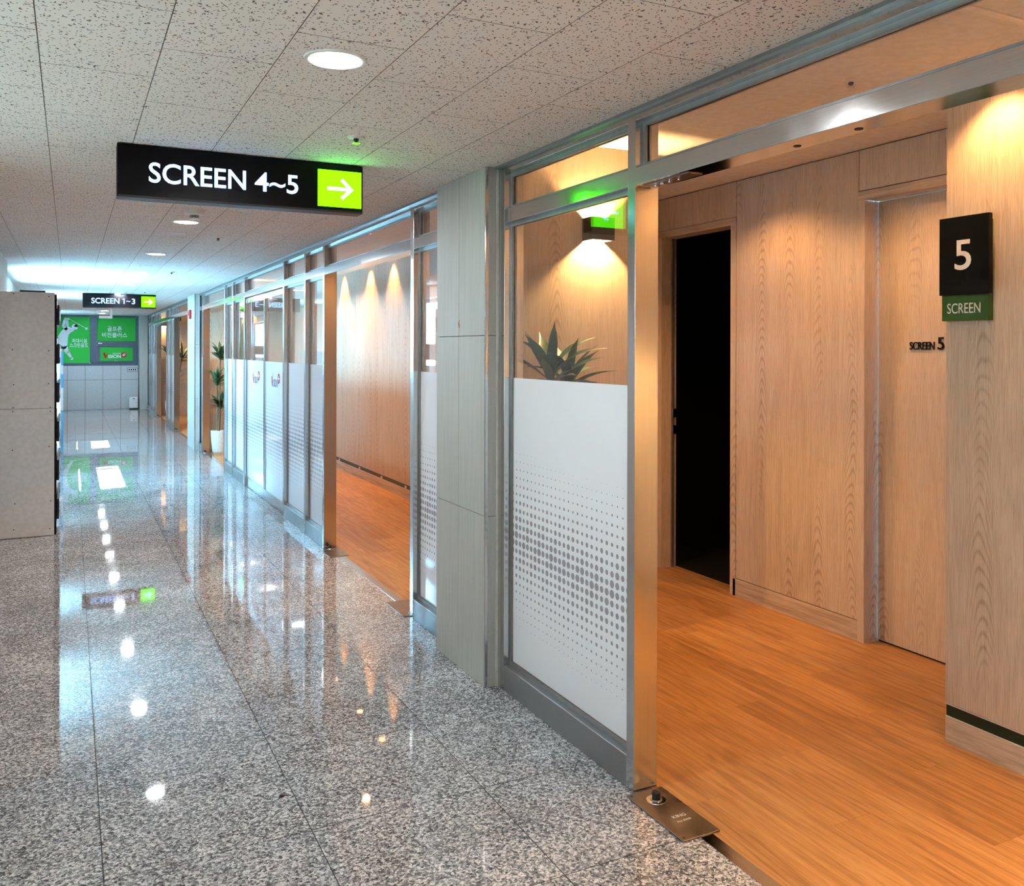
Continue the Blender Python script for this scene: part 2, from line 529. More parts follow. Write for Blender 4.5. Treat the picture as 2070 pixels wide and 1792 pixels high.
def poly_bm(bm, pts, org, ux, uy, depth):
    """flat plate with the given 2D outline"""
    ux, uy = Vector(ux), Vector(uy)
    nz = ux.cross(uy)
    a = [bm.verts.new(Vector(org) + ux * x + uy * y) for x, y in pts]
    b2 = [bm.verts.new(v.co + nz * depth) for v in a]
    n = len(pts)
    bm.faces.new(a[::-1])
    bm.faces.new(b2)
    for i in range(n):
        bm.faces.new((a[i], a[(i + 1) % n], b2[(i + 1) % n], b2[i]))

# ------------------------------------------------------------------ dimensions
ZC = 2.357            # corridor ceiling
ZL = 2.585            # lobby ceiling
XF, XR = 1.723, 1.82  # partition front and back face
XG = 1.766            # glass plane
XA, XB = 3.671, 3.035 # recessed and projecting lobby wall
XLW, XLW2 = -0.53, -0.63
YE = 25.0
YB = -2.6

# ------------------------------------------------------------------ corridor floor
FX0, FP, FY0, FPY = 0.088, 0.595, 2.868, 0.5865
G = 0.0014
floor = struct(bx('floor', (XLW2 - 0.25, 1.80, YB, YE + 0.2, -0.08, -0.0035), 'grout'))
bm = bmesh.new()
box(bm, G, FP - G, G, FPY - G, -0.0035, 0.0)
tile0 = obj('floor_tile', bm, 'granite', floor)
def joint_edges(o, mat):
    """cut sides of a tile are bare and dark, only its face is finished"""
    o.data.materials.append(MT[mat])
    for pl in o.data.polygons:
        if abs(pl.normal.z) < 0.5: pl.material_index = 1
joint_edges(tile0, 'grout')
first = True
xcols = [FX0 + FP * k for k in range(-2, 3)]
rows_near = range(-4, 17)
field = bmesh.new()
for k, xc in enumerate(xcols):
    for j in range(-9, 40):
        y = FY0 + FPY * j
        if y > YE: continue
        if xc + FP > 1.80:
            w = 1.80 - xc
        else:
            w = FP
        x0 = max(xc, XLW2 - 0.2)
        if j in rows_near and w == FP and x0 == xc:
            if first:
                o, first = tile0, False
            else:
                o = tile0.copy()
                COL.objects.link(o)
            o.parent = floor
            o.location = (xc, y, 0)
        elif j in rows_near:
            joint_edges(bx('floor_tile', (x0 + G, xc + w - G, y + G, y + FPY - G, -0.0035, 0), 'granite', floor), 'grout')
        else:
            box(field, x0 + G, xc + w - G, y + G, y + FPY - G, -0.0035, 0)
ff = obj('floor_tile_field', field, 'granite', floor)
joint_edges(ff, 'grout')
ff['kind'] = 'stuff'

# ------------------------------------------------------------------ corridor ceiling: 300 x 600 mineral fibre tiles in running bond
ceiling = struct(bx('ceiling', (XLW2 - 0.25, XF + 0.097, YB, YE + 0.2, ZC + 0.004, ZC + 0.06), 'cgap'))
G = 0.0012
bm = bmesh.new()
box(bm, G, 0.3 - G, G, 0.6 - G, ZC, ZC + 0.004)
ct0 = obj('ceiling_tile', bm, 'ctile', ceiling)
joint_edges(ct0, 'cgap')
first = True
field = bmesh.new()
for k in range(-3, 6):
    xc = -0.078 + 0.3 * k
    for j in range(-10, 38):
        y = 2.973 + 0.6 * j + (0.3 if k % 2 else 0.0)
        if y < YB or y > YE: continue
        x0, x1 = max(xc, XLW2 - 0.05), min(xc + 0.3, XF)
        if x1 - x0 < 0.02: continue
        cut = (x0 > xc or x1 < xc + 0.299)
        if -2 <= j <= 10 and not cut:
            if first:
                o, first = ct0, False
            else:
                o = ct0.copy()
                COL.objects.link(o)
            o.parent = ceiling
            o.location = (xc, y, 0)
        elif -2 <= j <= 10:
            joint_edges(bx('ceiling_tile', (x0 + G, x1 - G, y + G, y + 0.6 - G, ZC, ZC + 0.004), 'ctile', ceiling), 'cgap')
        else:
            box(field, x0 + G, x1 - G, y + G, y + 0.6 - G, ZC, ZC + 0.004)
cf = obj('ceiling_tile_field', field, 'ctile', ceiling)
joint_edges(cf, 'cgap')
cf['kind'] = 'stuff'
struct(bx('trim_1', (XF - 0.020, XF + 0.001, YB, YE, ZC - 0.011, ZC), 'alu'))

# ------------------------------------------------------------------ shell walls of the corridor
wn = bmesh.new()
box(wn, XLW - 0.33, XLW, 4.4, 9.96, 0, ZC); box(wn, XLW - 0.33, XLW, YB, -2.35, 0, ZC)
box(wn, XLW - 0.33, XLW, -2.35, 4.4, 0, 1.05); box(wn, XLW - 0.33, XLW, -2.35, 4.4, 2.20, ZC)  # opening for the added window out of view
struct(obj('wall_left', wn, 'wallpaint'))
struct(bx('wall_back', (XLW - 0.35, 3.9, YB - 0.15, YB, 0, 2.7), 'wallpaint'))
wl = bmesh.new()
WIN = ((10.62, 12.72), (15.10, 16.38), (22.0, 24.2))  # last opening is added to bring light to the end wall
ZS, ZH = 1.05, 2.20
WX0 = -0.86
prev = 9.96
for a, c in WIN:
    box(wl, WX0, XLW2, prev, a, 0, ZC)
    box(wl, WX0, XLW2, a, c, 0, ZS)
    box(wl, WX0, XLW2, a, c, ZH, ZC)
    prev = c
box(wl, WX0, XLW2, prev, YE, 0, ZC)
struct(obj('wall_left_recessed', wl, 'wallpaint'))
for n, (a, c) in enumerate(WIN + ((-2.35, 4.4),)):
    w = sempty('window_%d' % (n + 1), ((WX0 + XLW2) / 2, a, ZS))
    fx0, fx1 = -0.78, -0.72
    for nm, d in (('frame_post', (fx0, fx1, a, a + 0.05, ZS, ZH)), ('frame_post', (fx0, fx1, c - 0.05, c, ZS, ZH)),
                  ('frame_rail', (fx0, fx1, a + 0.05, c - 0.05, ZS, ZS + 0.05)), ('frame_rail', (fx0, fx1, a + 0.05, c - 0.05, ZH - 0.05, ZH)),
                  ('frame_rail', (fx0, fx1, a + 0.05, c - 0.05, 1.385, 1.60)), ('mullion', (fx0 + 0.01, fx1 - 0.01, (a + c) / 2 - 0.02, (a + c) / 2 + 0.02, ZS + 0.05, 1.385))):
        bx(nm, d, 'frame_slate', w)
    up = 'frost_fill' if n == 2 else 'wglass'  # bright frosted panes only in the window added for far-end light
    bx('upper_pane', (-0.752, -0.746, a + 0.05, c - 0.05, 1.60, ZH - 0.05), up, w)
    bx('middle_pane', (-0.752, -0.746, a + 0.05, c - 0.05, 1.31, 1.385), up, w)
    if n == 3:  # added window out of view, its glowing cloth brightens the near corridor
        bx('added_fill_blind', (-0.70, -0.697, a + 0.01, c - 0.01, ZS + 0.02, ZH - 0.02), 'blind', w)
        bx('fill_blind_tube', (-0.72, -0.68, a + 0.01, c - 0.01, ZH - 0.04, ZH), 'white', w)
    bx('lower_pane', (-0.752, -0.746, a + 0.05, c - 0.05, ZS + 0.05, 1.31), 'wglass' if n == 3 else 'frost', w)
    if n < 2:   # sampling guide for the sky seen through this window; gives off no light itself
        pd = bpy.data.lights.new('window_portal', 'AREA'); pd.shape = 'RECTANGLE'; pd.size = c - a - 0.1; pd.size_y = 0.9
        pd.cycles.is_portal = True
        po = bpy.data.objects.new('window_portal', pd); COL.objects.link(po)
        po.rotation_euler = (math.pi / 2, 0, -math.pi / 2)   # faces into the corridor
        po.location = (-0.70, (a + c) / 2, 1.70)
    bx('window_sill', (XLW2 - 0.09, XLW2 + 0.03, a - 0.03, c + 0.03, ZS - 0.03, ZS), 'white', w)

# ------------------------------------------------------------------ far end wall with the printed window
wend = struct(bx('wall_end', (WX0, 1.9, YE + 0.012, YE + 0.16, 0, 1.10), 'grout'))
struct(bx('wall_end_pier', (1.545, 1.74, YE, YE + 0.16, 1.10, ZC), 'stone'))
struct(bx('wall_end_return', (WX0, -0.62, YE, YE + 0.16, 1.10, ZC), 'wallpaint'))
xs = [-0.45, -0.057, 0.334, 0.731, 1.135, 1.545]
for i in range(len(xs) - 1):
    for z0, z1 in ((0.0, 0.742), (0.742, 1.10)):
        bx('wall_tile', (xs[i] + 0.004, xs[i + 1] - 0.004, YE, YE + 0.012, z0 + 0.004, z1 - 0.003), 'endtile', wend)
struct(bx('column_end', (1.555, 1.735, YE - 0.35, YE, 0, ZC), 'stone'))
w3 = sempty('window_5', (0.7, YE, 1.10))
for d in ((-0.63, 1.545, 1.10, 1.165), (-0.63, 1.545, ZC - 0.05, ZC), (1.475, 1.545, 1.165, ZC - 0.05), (0.44, 0.60, 1.165, ZC - 0.05),
          (0.60, 1.475, 1.62, 1.71), (-0.63, -0.55, 1.165, ZC - 0.05)):
    bx('frame_bar', (d[0], d[1], YE + 0.01, YE + 0.075, d[2], d[3]), 'frame_slate', w3, bevel=0.004)
sash = bx('lower_sash', (0.60, 1.475, YE + 0.0, YE + 0.05, 1.165, 1.215), 'frame_slate', w3)
for d in ((0.60, 0.66, 1.215, 1.62), (1.415, 1.475, 1.215, 1.62), (0.66, 1.415, 1.57, 1.62)):
    bx('sash_bar', (d[0], d[1], YE, YE + 0.05, d[2], d[3]), 'frame_slate', sash)
bx('latch', (0.62, 0.71, YE - 0.015, YE, 1.645, 1.67), 'white', sash)
bx('sash_handle', (0.99, 1.09, YE - 0.02, YE, 1.205, 1.22), 'chrome', sash)
for d in ((-0.55, 0.44, 1.165, ZC - 0.05), (0.60, 1.475, 1.71, ZC - 0.05), (0.66, 1.415, 1.215, 1.57)):
    bx('printed_pane', (d[0], d[1], YE + 0.030, YE + 0.036, d[2], d[3]), 'print_green', w3)
EX, EZ = (1, 0, 0), (0, 0, 1)
YT = YE + 0.030
def etext(body, x0, z0, w, hh, mat='print_white', nm='lettering', bold=0.012):
    return obj(nm, text_bm(body, (x0, YT, z0), EX, EZ, w, hh, 0.002, bold), mat, w3)
etext('골프존', 0.83, 1.955, 0.33, 0.125)
etext('비전플러스', 0.71, 1.805, 0.57, 0.125)
etext('최대시설', 0.045, 1.665, 0.325, 0.105)
etext('스크린골프', -0.005, 1.555, 0.40, 0.105)
etext('ISION', 0.855, 1.285, 0.285, 0.085, bold=0.03)
etext('GOLFZON', 0.95, 1.385, 0.19, 0.03)
bm = bmesh.new()
poly_bm(bm, [(0.73, 1.42), (0.775, 1.42), (0.80, 1.345), (0.87, 1.45), (0.86, 1.43), (0.80, 1.275), (0.775, 1.275)], (0, YT, 0), EX, EZ, 0.002)
obj('emblem_tick', bm, 'print_red', w3)
bm = bmesh.new()
poly_bm(bm, [(1.205 + 0.065 * math.cos(t * math.pi / 12), 1.365 + 0.065 * math.sin(t * math.pi / 12)) for t in range(24)], (0, YT, 0), EX, EZ, 0.002)
em = obj('emblem_disc', bm, 'print_red', w3)
for d in ((1.165, 1.245, 1.352, 1.372), (1.193, 1.213, 1.325, 1.40), (1.213, 1.245, 1.385, 1.40)):
    bx('plus_bar', (d[0], d[1], YT - 0.004, YT - 0.002, d[2], d[3]), 'print_white', em)
# golfer silhouette printed on the tall pane
bm = bmesh.new()
def gz(p):
    px, py = 110 + p[0] / 5.973, 560 + p[1] / 5.973
    return (-0.123 + (px - 130) * 0.01083, 2.262 - (py - 645) * 0.01227)
def stroke(p, q, w0, w1):
    (x0, z0), (x1, z1) = gz(p), gz(q)
    dx, dz = x1 - x0, z1 - z0
    L = math.hypot(dx, dz)
    nx, nz = -dz / L, dx / L
    s = 0.0019 / 2
    poly_bm(bm, [(x0 + nx * w0 * s, z0 + nz * w0 * s), (x1 + nx * w1 * s, z1 + nz * w1 * s),
                 (x1 - nx * w1 * s, z1 - nz * w1 * s), (x0 - nx * w0 * s, z0 - nz * w0 * s)][::-1], (0, YT, 0), EX, EZ, 0.002)
def blob(c, r, sy=1.0):
    cx, cz = gz(c)
    poly_bm(bm, [(cx + r * 0.0019 * math.cos(t * math.pi / 10), cz + sy * r * 0.0019 * math.sin(t * math.pi / 10)) for t in range(20)], (0, YT, 0), EX, EZ, 0.002)
poly_bm(bm, [gz(q) for q in ((45, 720), (75, 670), (115, 625), (160, 600), (210, 620), (243, 648), (200, 672), (172, 700), (163, 745), (158, 800),
                             (152, 850), (120, 880), (60, 860), (42, 790))][::-1], (0, YT, 0), EX, EZ, 0.002)
stroke((105, 605), (125, 515), 34, 26); stroke((110, 600), (150, 640), 40, 40)
stroke((152, 600), (150, 515), 34, 26); stroke((120, 512), (180, 512), 26, 22)
blob((246, 606), 37); stroke((246, 585), (285, 605), 40, 14)
stroke((120, 840), (160, 920), 62, 46); stroke((158, 905), (206, 990), 44, 26); blob((208, 985), 19)
stroke((70, 830), (72, 930), 52, 36); stroke((72, 925), (60, 1010), 36, 24)
stroke((175, 508), (385, 625), 6, 6); blob((385, 625), 16)
obj('golfer_silhouette', bm, 'print_white', w3)

# notice plate and air purifier at the end wall
t = thing('notice_plate', 'small white notice plate with dark border under the printed window', 'sign', (1.40, YE - 0.004, 0.95))
bx('border', (1.28, 1.525, YE - 0.010, YE - 0.001, 0.945, 1.04), 'frame_slate', t)
pl = bx('face', (1.293, 1.512, YE - 0.013, YE - 0.010, 0.957, 1.028), 'white', t)
for k in range(4):
    bx('mark', (1.315 + 0.048 * k, 1.345 + 0.048 * k, YE - 0.015, YE - 0.013, 0.972, 1.013), 'black', pl)
t = thing('air_purifier', 'white upright air purifier standing on the floor at the end wall', 'air purifier', (1.43, YE - 0.14, 0))
bx('body', (1.325, 1.525, YE - 0.22, YE - 0.06, 0.02, 0.30), 'white', t, bevel=0.02)
bx('base', (1.33, 1.52, YE - 0.215, YE - 0.065, 0, 0.02), 'blackmatte', t)
bx('display', (1.40, 1.45, YE - 0.223, YE - 0.219, 0.255, 0.275), 'display', t)
bx('button', (1.42, 1.43, YE - 0.222, YE - 0.219, 0.225, 0.235), 'blackmatte', t)

# ------------------------------------------------------------------ stone-clad columns in the partition line
def column(name, y0, y1, seam_y, chip):
    x0 = 1.66
    c = struct(bx(name, (x0 + 0.014, 1.832, y0 + 0.014, y1, 0, ZC), 'grout', origin=(1.8, (y0 + y1) / 2, 0)))
    for ya, yb in ((y0 + 0.012, seam_y), (seam_y, y1)):
        for z0, z1 in ((0, 0.775), (0.775, 1.593), (1.593, ZC)):
            bx('stone_tile', (x0, x0 + 0.014, ya + 0.0012, yb - 0.0012, z0 + 0.0015, z1 - 0.0015), 'stone', c)
    for z0, z1 in ((0, 0.775), (0.775, 1.593), (1.593, ZC)):
        bx('stone_tile', (x0 + 0.013, 1.735, y0, y0 + 0.014, z0 + 0.0015, z1 - 0.0015), 'stone', c)
    bx('corner_strip', (x0 + 0.0005, x0 + 0.0135, y0 + 0.002, y0 + 0.0125, 0, ZC), 'steel_v', c)
    bx('edge_trim', (1.712, 1.7225, y0 - 0.006, y0 + 0.001, 0, ZC), 'cream', c)
    if chip:
        bm = bmesh.new()
        pts = [(4.013, 1.632), (4.018, 1.625), (4.024, 1.640), (4.029, 1.655), (4.022, 1.668), (4.010, 1.672), (4.017, 1.660), (4.010, 1.648)]
        v = [bm.verts.new((x0 - 0.001, y, z)) for y, z in pts]
        bm.faces.new(v)
        obj('rust_mark', bm, 'rust', c)
    return c
column('column_1', 3.706, 4.315, 4.022, True)
column('column_2', 14.40, 15.30, 14.85, False)
t = thing('fire_alarm', 'small red fire alarm box high on the pale column', 'fire alarm', (1.655, 14.86, 2.06))
bx('box', (1.625, 1.66, 14.79, 14.93, 1.99, 2.13), 'red', t, bevel=0.008)
bm = bmesh.new(); lathe(bm, [(0.0005, -0.012), (0.03, -0.008), (0.03, 0)], (1.625, 14.86, 2.07), 16, 'X'); obj('bell', bm, 'red', t, True)

# ------------------------------------------------------------------ stainless glazed partition
K_Z, T0, T1, H0 = 0.112, 2.097, 2.158, 2.320
def post(par, y0, y1):
    return bx('post', (XF, XR, y0, y1, 0, ZC - 0.002), 'steel_v', par, bevel=0.0012)
def beads(par, y0, y1, z0, z1, wz=0.018):
    for xa, xb in ((XG - 0.012, XG - 0.004), (XG + 0.004, XG + 0.012)):
        bx('glazing_bead', (xa, xb, y0, y0 + wz, z0, z1), 'alu', par)
        bx('glazing_bead', (xa, xb, y1 - wz, y1, z0, z1), 'alu', par)
        bx('glazing_bead', (xa, xb, y0 + wz, y1 - wz, z0, z0 + wz), 'alu', par)
        bx('glazing_bead', (xa, xb, y0 + wz, y1 - wz, z1 - wz, z1), 'alu', par)
def transom(par, y0, y1):
    bx('header_rail', (XF, XR, y0, y1, H0, ZC - 0.002), 'steel_h', par, bevel=0.0012)
    bar = bx('transom_bar', (XF, XR, y0, y1, T0, T1), 'steel_h', par, bevel=0.0012)
    bx('transom_glass', (XG - 0.004, XG + 0.004, y0 + 0.004, y1 - 0.004, T1 + 0.004, H0 - 0.004), 'glass', par)
    beads(par, y0, y1, T1, H0)
    return bar
def panel(par, y0, y1):
    transom(par, y0, y1)
    bx('kick_rail', (XF + 0.002, XR - 0.002, y0, y1, 0.0, K_Z), 'steel_kick', par, bevel=0.0015)
    bx('glass_pane', (XG - 0.004, XG + 0.004, y0 + 0.004, y1 - 0.004, K_Z + 0.004, T0 - 0.004), 'glass', par)
    beads(par, y0, y1, K_Z, T0, 0.016)
    bx('window_film', (XG - 0.0052, XG - 0.0043, y0 + 0.02, y1 - 0.02, K_Z + 0.02, 1.403), 'film', par)

g = 'glazed partition bays along the corridor'
def bay(label, posts, panels):
    t = thing('partition_bay', label, 'glass partition', (XG, posts[0][0], 0), g)
    for a, b2 in posts: post(t, a, b2)
    for a, b2 in panels: panel(t, a, b2)
    return t
bay('large glass bay with dotted white film between stone column and nearest doorway', [(2.593, 2.640), (3.645, 3.702)], [(2.640, 3.645)])
bay('narrow glazed bay tucked behind the far side of the wide stone column', [(4.847, 4.898)], [(4.316, 4.847)])
bay('double glazed bay between the second doorway and the closed glass doors', [(6.868, 6.916), (7.492, 7.540), (8.330, 8.385)], [(6.916, 7.492), (7.540, 8.330)])
bay('double glazed bay between the closed glass doors and the doorway with the potted plant', [(10.410, 10.470), (11.230, 11.285), (11.870, 11.925)], [(10.470, 11.230), (11.285, 11.870)])
bay('very narrow glazed bay beside the pale column carrying the red alarm', [(13.965, 14.020)], [(14.020, 14.395)])
bay('glazed bay between the two farthest doorways of the corridor', [(18.06, 18.11), (18.82, 18.87), (19.62, 19.67)], [(18.11, 18.82), (18.87, 19.62)])
bay('last glazed bay ending at the printed end window', [(21.88, 21.93), (22.50, 22.55), (23.36, 23.41), (23.96, 24.01)],
    [(21.93, 22.50), (22.55, 23.36), (23.41, 23.96), (24.01, 24.65)])

def header(label, y0, y1):
    t = thing('doorway_header', label, 'transom', (XG, y0, T0), 'steel transoms over the doorways')
    return t, transom(t, y0, y1)
h1, bar1 = header('steel transom with glass strip above the open doorway beside the number five sign', 0.60, 2.593)
bm = bmesh.new(); box(bm, XF + 0.02, XR - 0.02, 2.32, 2.575, T0 - 0.003, T0 + 0.001); piv = obj('pivot_plate', bm, 'steel_dark', h1)
for y, r in ((2.53, 0.007), (2.49, 0.011), (2.45, 0.006), (2.40, 0.005)):
    bm = bmesh.new(); lathe(bm, [(0.0005, -0.008), (r, -0.008), (r, 0)], (XG, y, T0 - 0.003), 12); obj('pivot_bolt', bm, 'chrome', piv, True)
for y in (1.88, 1.66):
    bm = bmesh.new(); lathe(bm, [(0.0005, -0.0015), (0.011, -0.0015), (0.011, 0.001)], (XG + 0.02, y, T0), 14); obj('socket_hole', bm, 'blackmatte', h1)
header('steel transom with glass strip above the second open doorway', 4.898, 6.868)
hd, bar3 = header('steel transom with glass strip above the closed glass doors', 8.385, 10.410)
header('steel transom with glass strip above the doorway with the potted plant', 11.925, 13.965)
header('steel transom with glass strip above the doorway past the red alarm', 15.31, 18.06)
header('steel transom with glass strip above the last open doorway', 19.67, 21.88)
# the near end of the doorway, just outside the picture
tp = thing('partition_return', 'steel framed panel closing the doorway opposite the number five sign', 'glass partition', (XG, YB, 0))
post(tp, 0.55, 0.60); panel(tp, YB, 0.55)

def glass_door(label, y0, y1, logo_y):
    t = thing('glass_door', label, 'door', (XG, y0, 0), 'closed double glass doors')
    ya, yb = y0 + 0.004, y1 - 0.004
    bx('glass_pane', (XG - 0.006, XG + 0.006, ya + 0.02, yb - 0.02, 0.10, T0 - 0.055), 'glass', t)
    bx('bottom_rail', (XG - 0.022, XG + 0.022, ya, yb, 0.006, 0.105), 'steel_h', t, bevel=0.001)
    bx('top_rail', (XG - 0.022, XG + 0.022, ya, yb, T0 - 0.060, T0 - 0.006), 'steel_h', t, bevel=0.001)
    for a, b2 in ((ya, ya + 0.024), (yb - 0.024, yb)):
        bx('stile', (XG - 0.020, XG + 0.020, a, b2, 0.105, T0 - 0.060), 'steel_v', t)
    fl = bx('window_film', (XG - 0.0072, XG - 0.0063, ya + 0.02, yb - 0.02, 0.105, 1.403), 'film', t)
    # printed emblem reads from the corridor
    ux, uy = (0, -1, 0), (0, 0, 1)
    bm = bmesh.new()
    poly_bm(bm, [(0.02, 0.10), (0.045, 0.10), (0.062, 0.045), (0.105, 0.15), (0.072, 0.0), (0.052, 0.0)], (XG - 0.0074, logo_y, 1.16), ux, uy, 0.0008)
    obj('emblem_tick', bm, 'print_red', t)
    obj('lettering', text_bm('ISION', (XG - 0.0074, logo_y - 0.12, 1.16), ux, uy, 0.20, 0.075, 0.0008, 0.02), 'frame_slate', t)
    bm = bmesh.new()
    poly_bm(bm, [(0.37 + 0.05 * math.cos(a * math.pi / 10), 0.085 + 0.05 * math.sin(a * math.pi / 10)) for a in range(20)], (XG - 0.0074, logo_y, 1.16), ux, uy, 0.0008)
    em = obj('emblem_disc', bm, 'print_red', t)
    bx('plus_bar', (XG - 0.0092, XG - 0.0084, logo_y - 0.40, logo_y - 0.34, 1.238, 1.252), 'white_letter', em)
    bx('plus_bar', (XG - 0.0092, XG - 0.0084, logo_y - 0.377, logo_y - 0.363, 1.215, 1.275), 'white_letter', em)
    return t
glass_door('closed glass door leaf with white film, hinged on the side toward the far corridor end', 9.398, 10.410, 10.12)
glass_door('closed glass door leaf with white film, hinged on the side toward the stone column', 8.385, 9.396, 9.10)

# floor springs and threshold strips
def floor_spring(label, y_a, y_b, spindle_y, x_s=1.760):
    t = thing('floor_spring', label, 'door closer', (XG, (y_a + y_b) / 2, 0), 'floor spring cover plates in the doorways')
    pl = bx('cover_plate', (1.686, 1.832, y_a, y_b, 0.0004, 0.0055), 'steel_dark', t, bevel=0.001)
    bm = bmesh.new(); r = lathe(bm, [(0.034, 0.0055), (0.033, 0.0075), (0.020, 0.008), (0.019, 0.012), (0.0005, 0.012)], (x_s, spindle_y, 0), 28)
    obj('spindle_collar', bm, 'steel_h', t, True)
    bm = bmesh.new(); box(bm, x_s - 0.009, x_s + 0.009, spindle_y - 0.014, spindle_y + 0.014, 0.012, 0.034); obj('spindle', bm, 'blackmatte', t, bevel=0.002)
    for x, y in ((1.70, y_a + 0.015), (1.818, y_a + 0.015), (1.70, y_b - 0.015), (1.818, y_b - 0.015)):
        bm = bmesh.new(); lathe(bm, [(0.0005, 0.0064), (0.005, 0.0064), (0.005, 0.0055)], (x, y, 0), 12); obj('screw', bm, 'screw', pl)
    return pl
pl = floor_spring('worn steel floor spring plate with black spindle in front of the nearest steel post', 2.262, 2.585, 2.512)
obj('engraved_name', text_bm('KING', (1.742, 2.385, 0.0056), (1, 0, 0), (0, 1, 0), 0.050, 0.016, 0.0003), 'cream', pl)
obj('engraved_number', text_bm('No 8300', (1.740, 2.358, 0.0056), (1, 0, 0), (0, 1, 0), 0.052, 0.010, 0.0003), 'cream', pl)
floor_spring('steel floor spring plate at the far post of the second doorway', 6.545, 6.862, 6.82)
floor_spring('steel floor spring plate on the column side of the second doorway', 4.902, 5.225, 4.94)
floor_spring('steel floor spring plate at the post next to the potted plant doorway', 13.65, 13.96, 13.90)
floor_spring('steel floor spring plate at the post of the doorway past the red alarm', 17.75, 18.055, 18.0)
floor_spring('steel floor spring plate at the post of the last doorway', 21.57, 21.875, 21.82)
for n, (a, b2) in enumerate(((0.60, 2.262), (5.225, 6.545), (11.925, 13.65), (15.31, 17.75), (19.67, 21.57))):
    st = struct(bx('trim_%d' % (n + 2), (1.752, 1.800, a, b2, -0.004, 0.0022), 'steel_h'))

# ------------------------------------------------------------------ lobby shell behind the partition
lf = struct(bx('floor_lobby', (1.795, 3.80, YB, 25.2, -0.08, -0.004), 'grout'))
PW, PL_ = 0.182, 1.22
bm = bmesh.new(); box(bm, 0.0002, PW - 0.0002, 0.0002, PL_ - 0.0002, -0.004, 0.0); pk0 = obj('floor_plank', bm, 'plank', lf)
first = True
field = bmesh.new()
for k in range(11):
    x = 1.800 + PW * k
    off = (k * 0.37 % 1.0) * PL_
    for j in range(-3, 20):
        y = off + PL_ * j
        if y > 22.3 or y < YB: continue
        if y > 5.3 and x > 3.05: continue
        if y < 1.0 or y > 13.9:
            box(field, x + 0.0002, x + PW - 0.0002, y, y + PL_ - 0.0004, -0.004, 0)
            continue
        if first:
            o, first = pk0, False
        else:
            o = pk0.copy(); COL.objects.link(o)
        o.parent = lf
        o.location = (x, y, 0)
pf = obj('floor_plank_field', field, 'plank', lf)
pf['kind'] = 'stuff'
struct(bx('ceiling_lobby', (XR, 3.95, YB, 25.2, ZL, ZL + 0.06), 'plaster'))
struct(bx('wall_bulkhead', (XF + 0.03, XR, YB, YE, ZC, ZL + 0.06), 'plaster'))
struct(bx('trim_7', (XR, XB, 1.815, 1.845, ZL - 0.006, ZL), 'white'))

def base_set(par, x, y0, y1, front=-1):
    """wood skirting, dark green strip and wall panels on the projecting wall (faces -X)"""
    bx('skirting', (x, x + 0.02, y0, y1, 0.0, 0.101), 'woodh', par)
    bx('green_strip', (x + 0.006, x + 0.02, y0 + 0.001, y1 - 0.001, 0.101, 0.150), 'green_trim', par)
    bx('lower_lip', (x + 0.001, x + 0.02, y0, y1, 0.099, 0.103), 'cream', par)
    bx('upper_lip', (x + 0.001, x + 0.02, y0, y1, 0.148, 0.1525), 'cream', par)

# projecting wall with the number five sign
wb = struct(bx('wall_right', (XB + 0.018, 3.95, YB, 2.378, 0, ZL), 'wood', origin=(XB, 1.0, 0)))
base_set(wb, XB, YB, 2.378)
for a, b2 in ((1.30, 2.378), (0.20, 1.298), (YB, 0.198)):
    bx('wall_panel', (XB, XB + 0.018, a, b2 - 0.001, 0.1545, ZL), 'wood', wb)
# recessed wall with the two doors
wa = struct(bx('wall_right_recessed', (XA + 0.016, XA + 0.115, 2.378, 5.40, 2.37, ZL), 'cgap', origin=(XA, 4.0, 0)))
bx('wall_core', (XA + 0.018, XA + 0.115, 3.372, 4.437, 0, ZL), 'cgap', wa)
bx('wall_core', (XA + 0.018, XA + 0.30, 2.378, 3.372, 2.36, ZL), 'cgap', wa)
bx('wall_core', (XA + 0.018, XA + 0.115, 4.437, 5.40, 2.36, ZL), 'cgap', wa)
bx('wall_core', (XA + 0.018, XA + 0.115, 5.215, 5.40, 0, 2.36), 'wood', wa)
bx('wall_panel', (XA, XA + 0.018, 3.4120, 4.3885, 0.110, ZL - 0.006), 'wood', wa)
bx('wall_panel', (XA, XA + 0.018, 4.3925, 5.395, 2.361, ZL - 0.006), 'wood', wa)
bx('wall_panel', (XA, XA + 0.018, 2.380, 3.4080, 2.367, ZL - 0.006), 'wood', wa)
bx('skirting', (XA - 0.004, XA + 0.018, 3.4105, 4.413, 0.0, 0.105), 'woodh', wa)
# door_1: open dark doorway
d1 = sempty('door_1', (XA, 4.82, 0))
bx('door_frame_jamb', (XA - 0.004, XA + 0.12, 4.391, 4.441, 0, 2.311), 'wood', d1)
bx('door_frame_jamb', (XA - 0.004, XA + 0.12, 5.180, 5.24, 0, 2.311), 'wood', d1)
bx('door_frame_head', (XA - 0.004, XA + 0.12, 4.391, 5.24, 2.311, 2.357), 'woodh', d1)
bx('door_stop', (XA + 0.075, XA + 0.095, 5.165, 5.180, 0, 2.311), 'alu', d1)
for z0, z1 in ((1.055, 1.115), (0.94, 1.0)):
    bx('strike_plate', (XA + 0.082, XA + 0.106, 5.160, 5.166, z0, z1), 'chrome', d1)
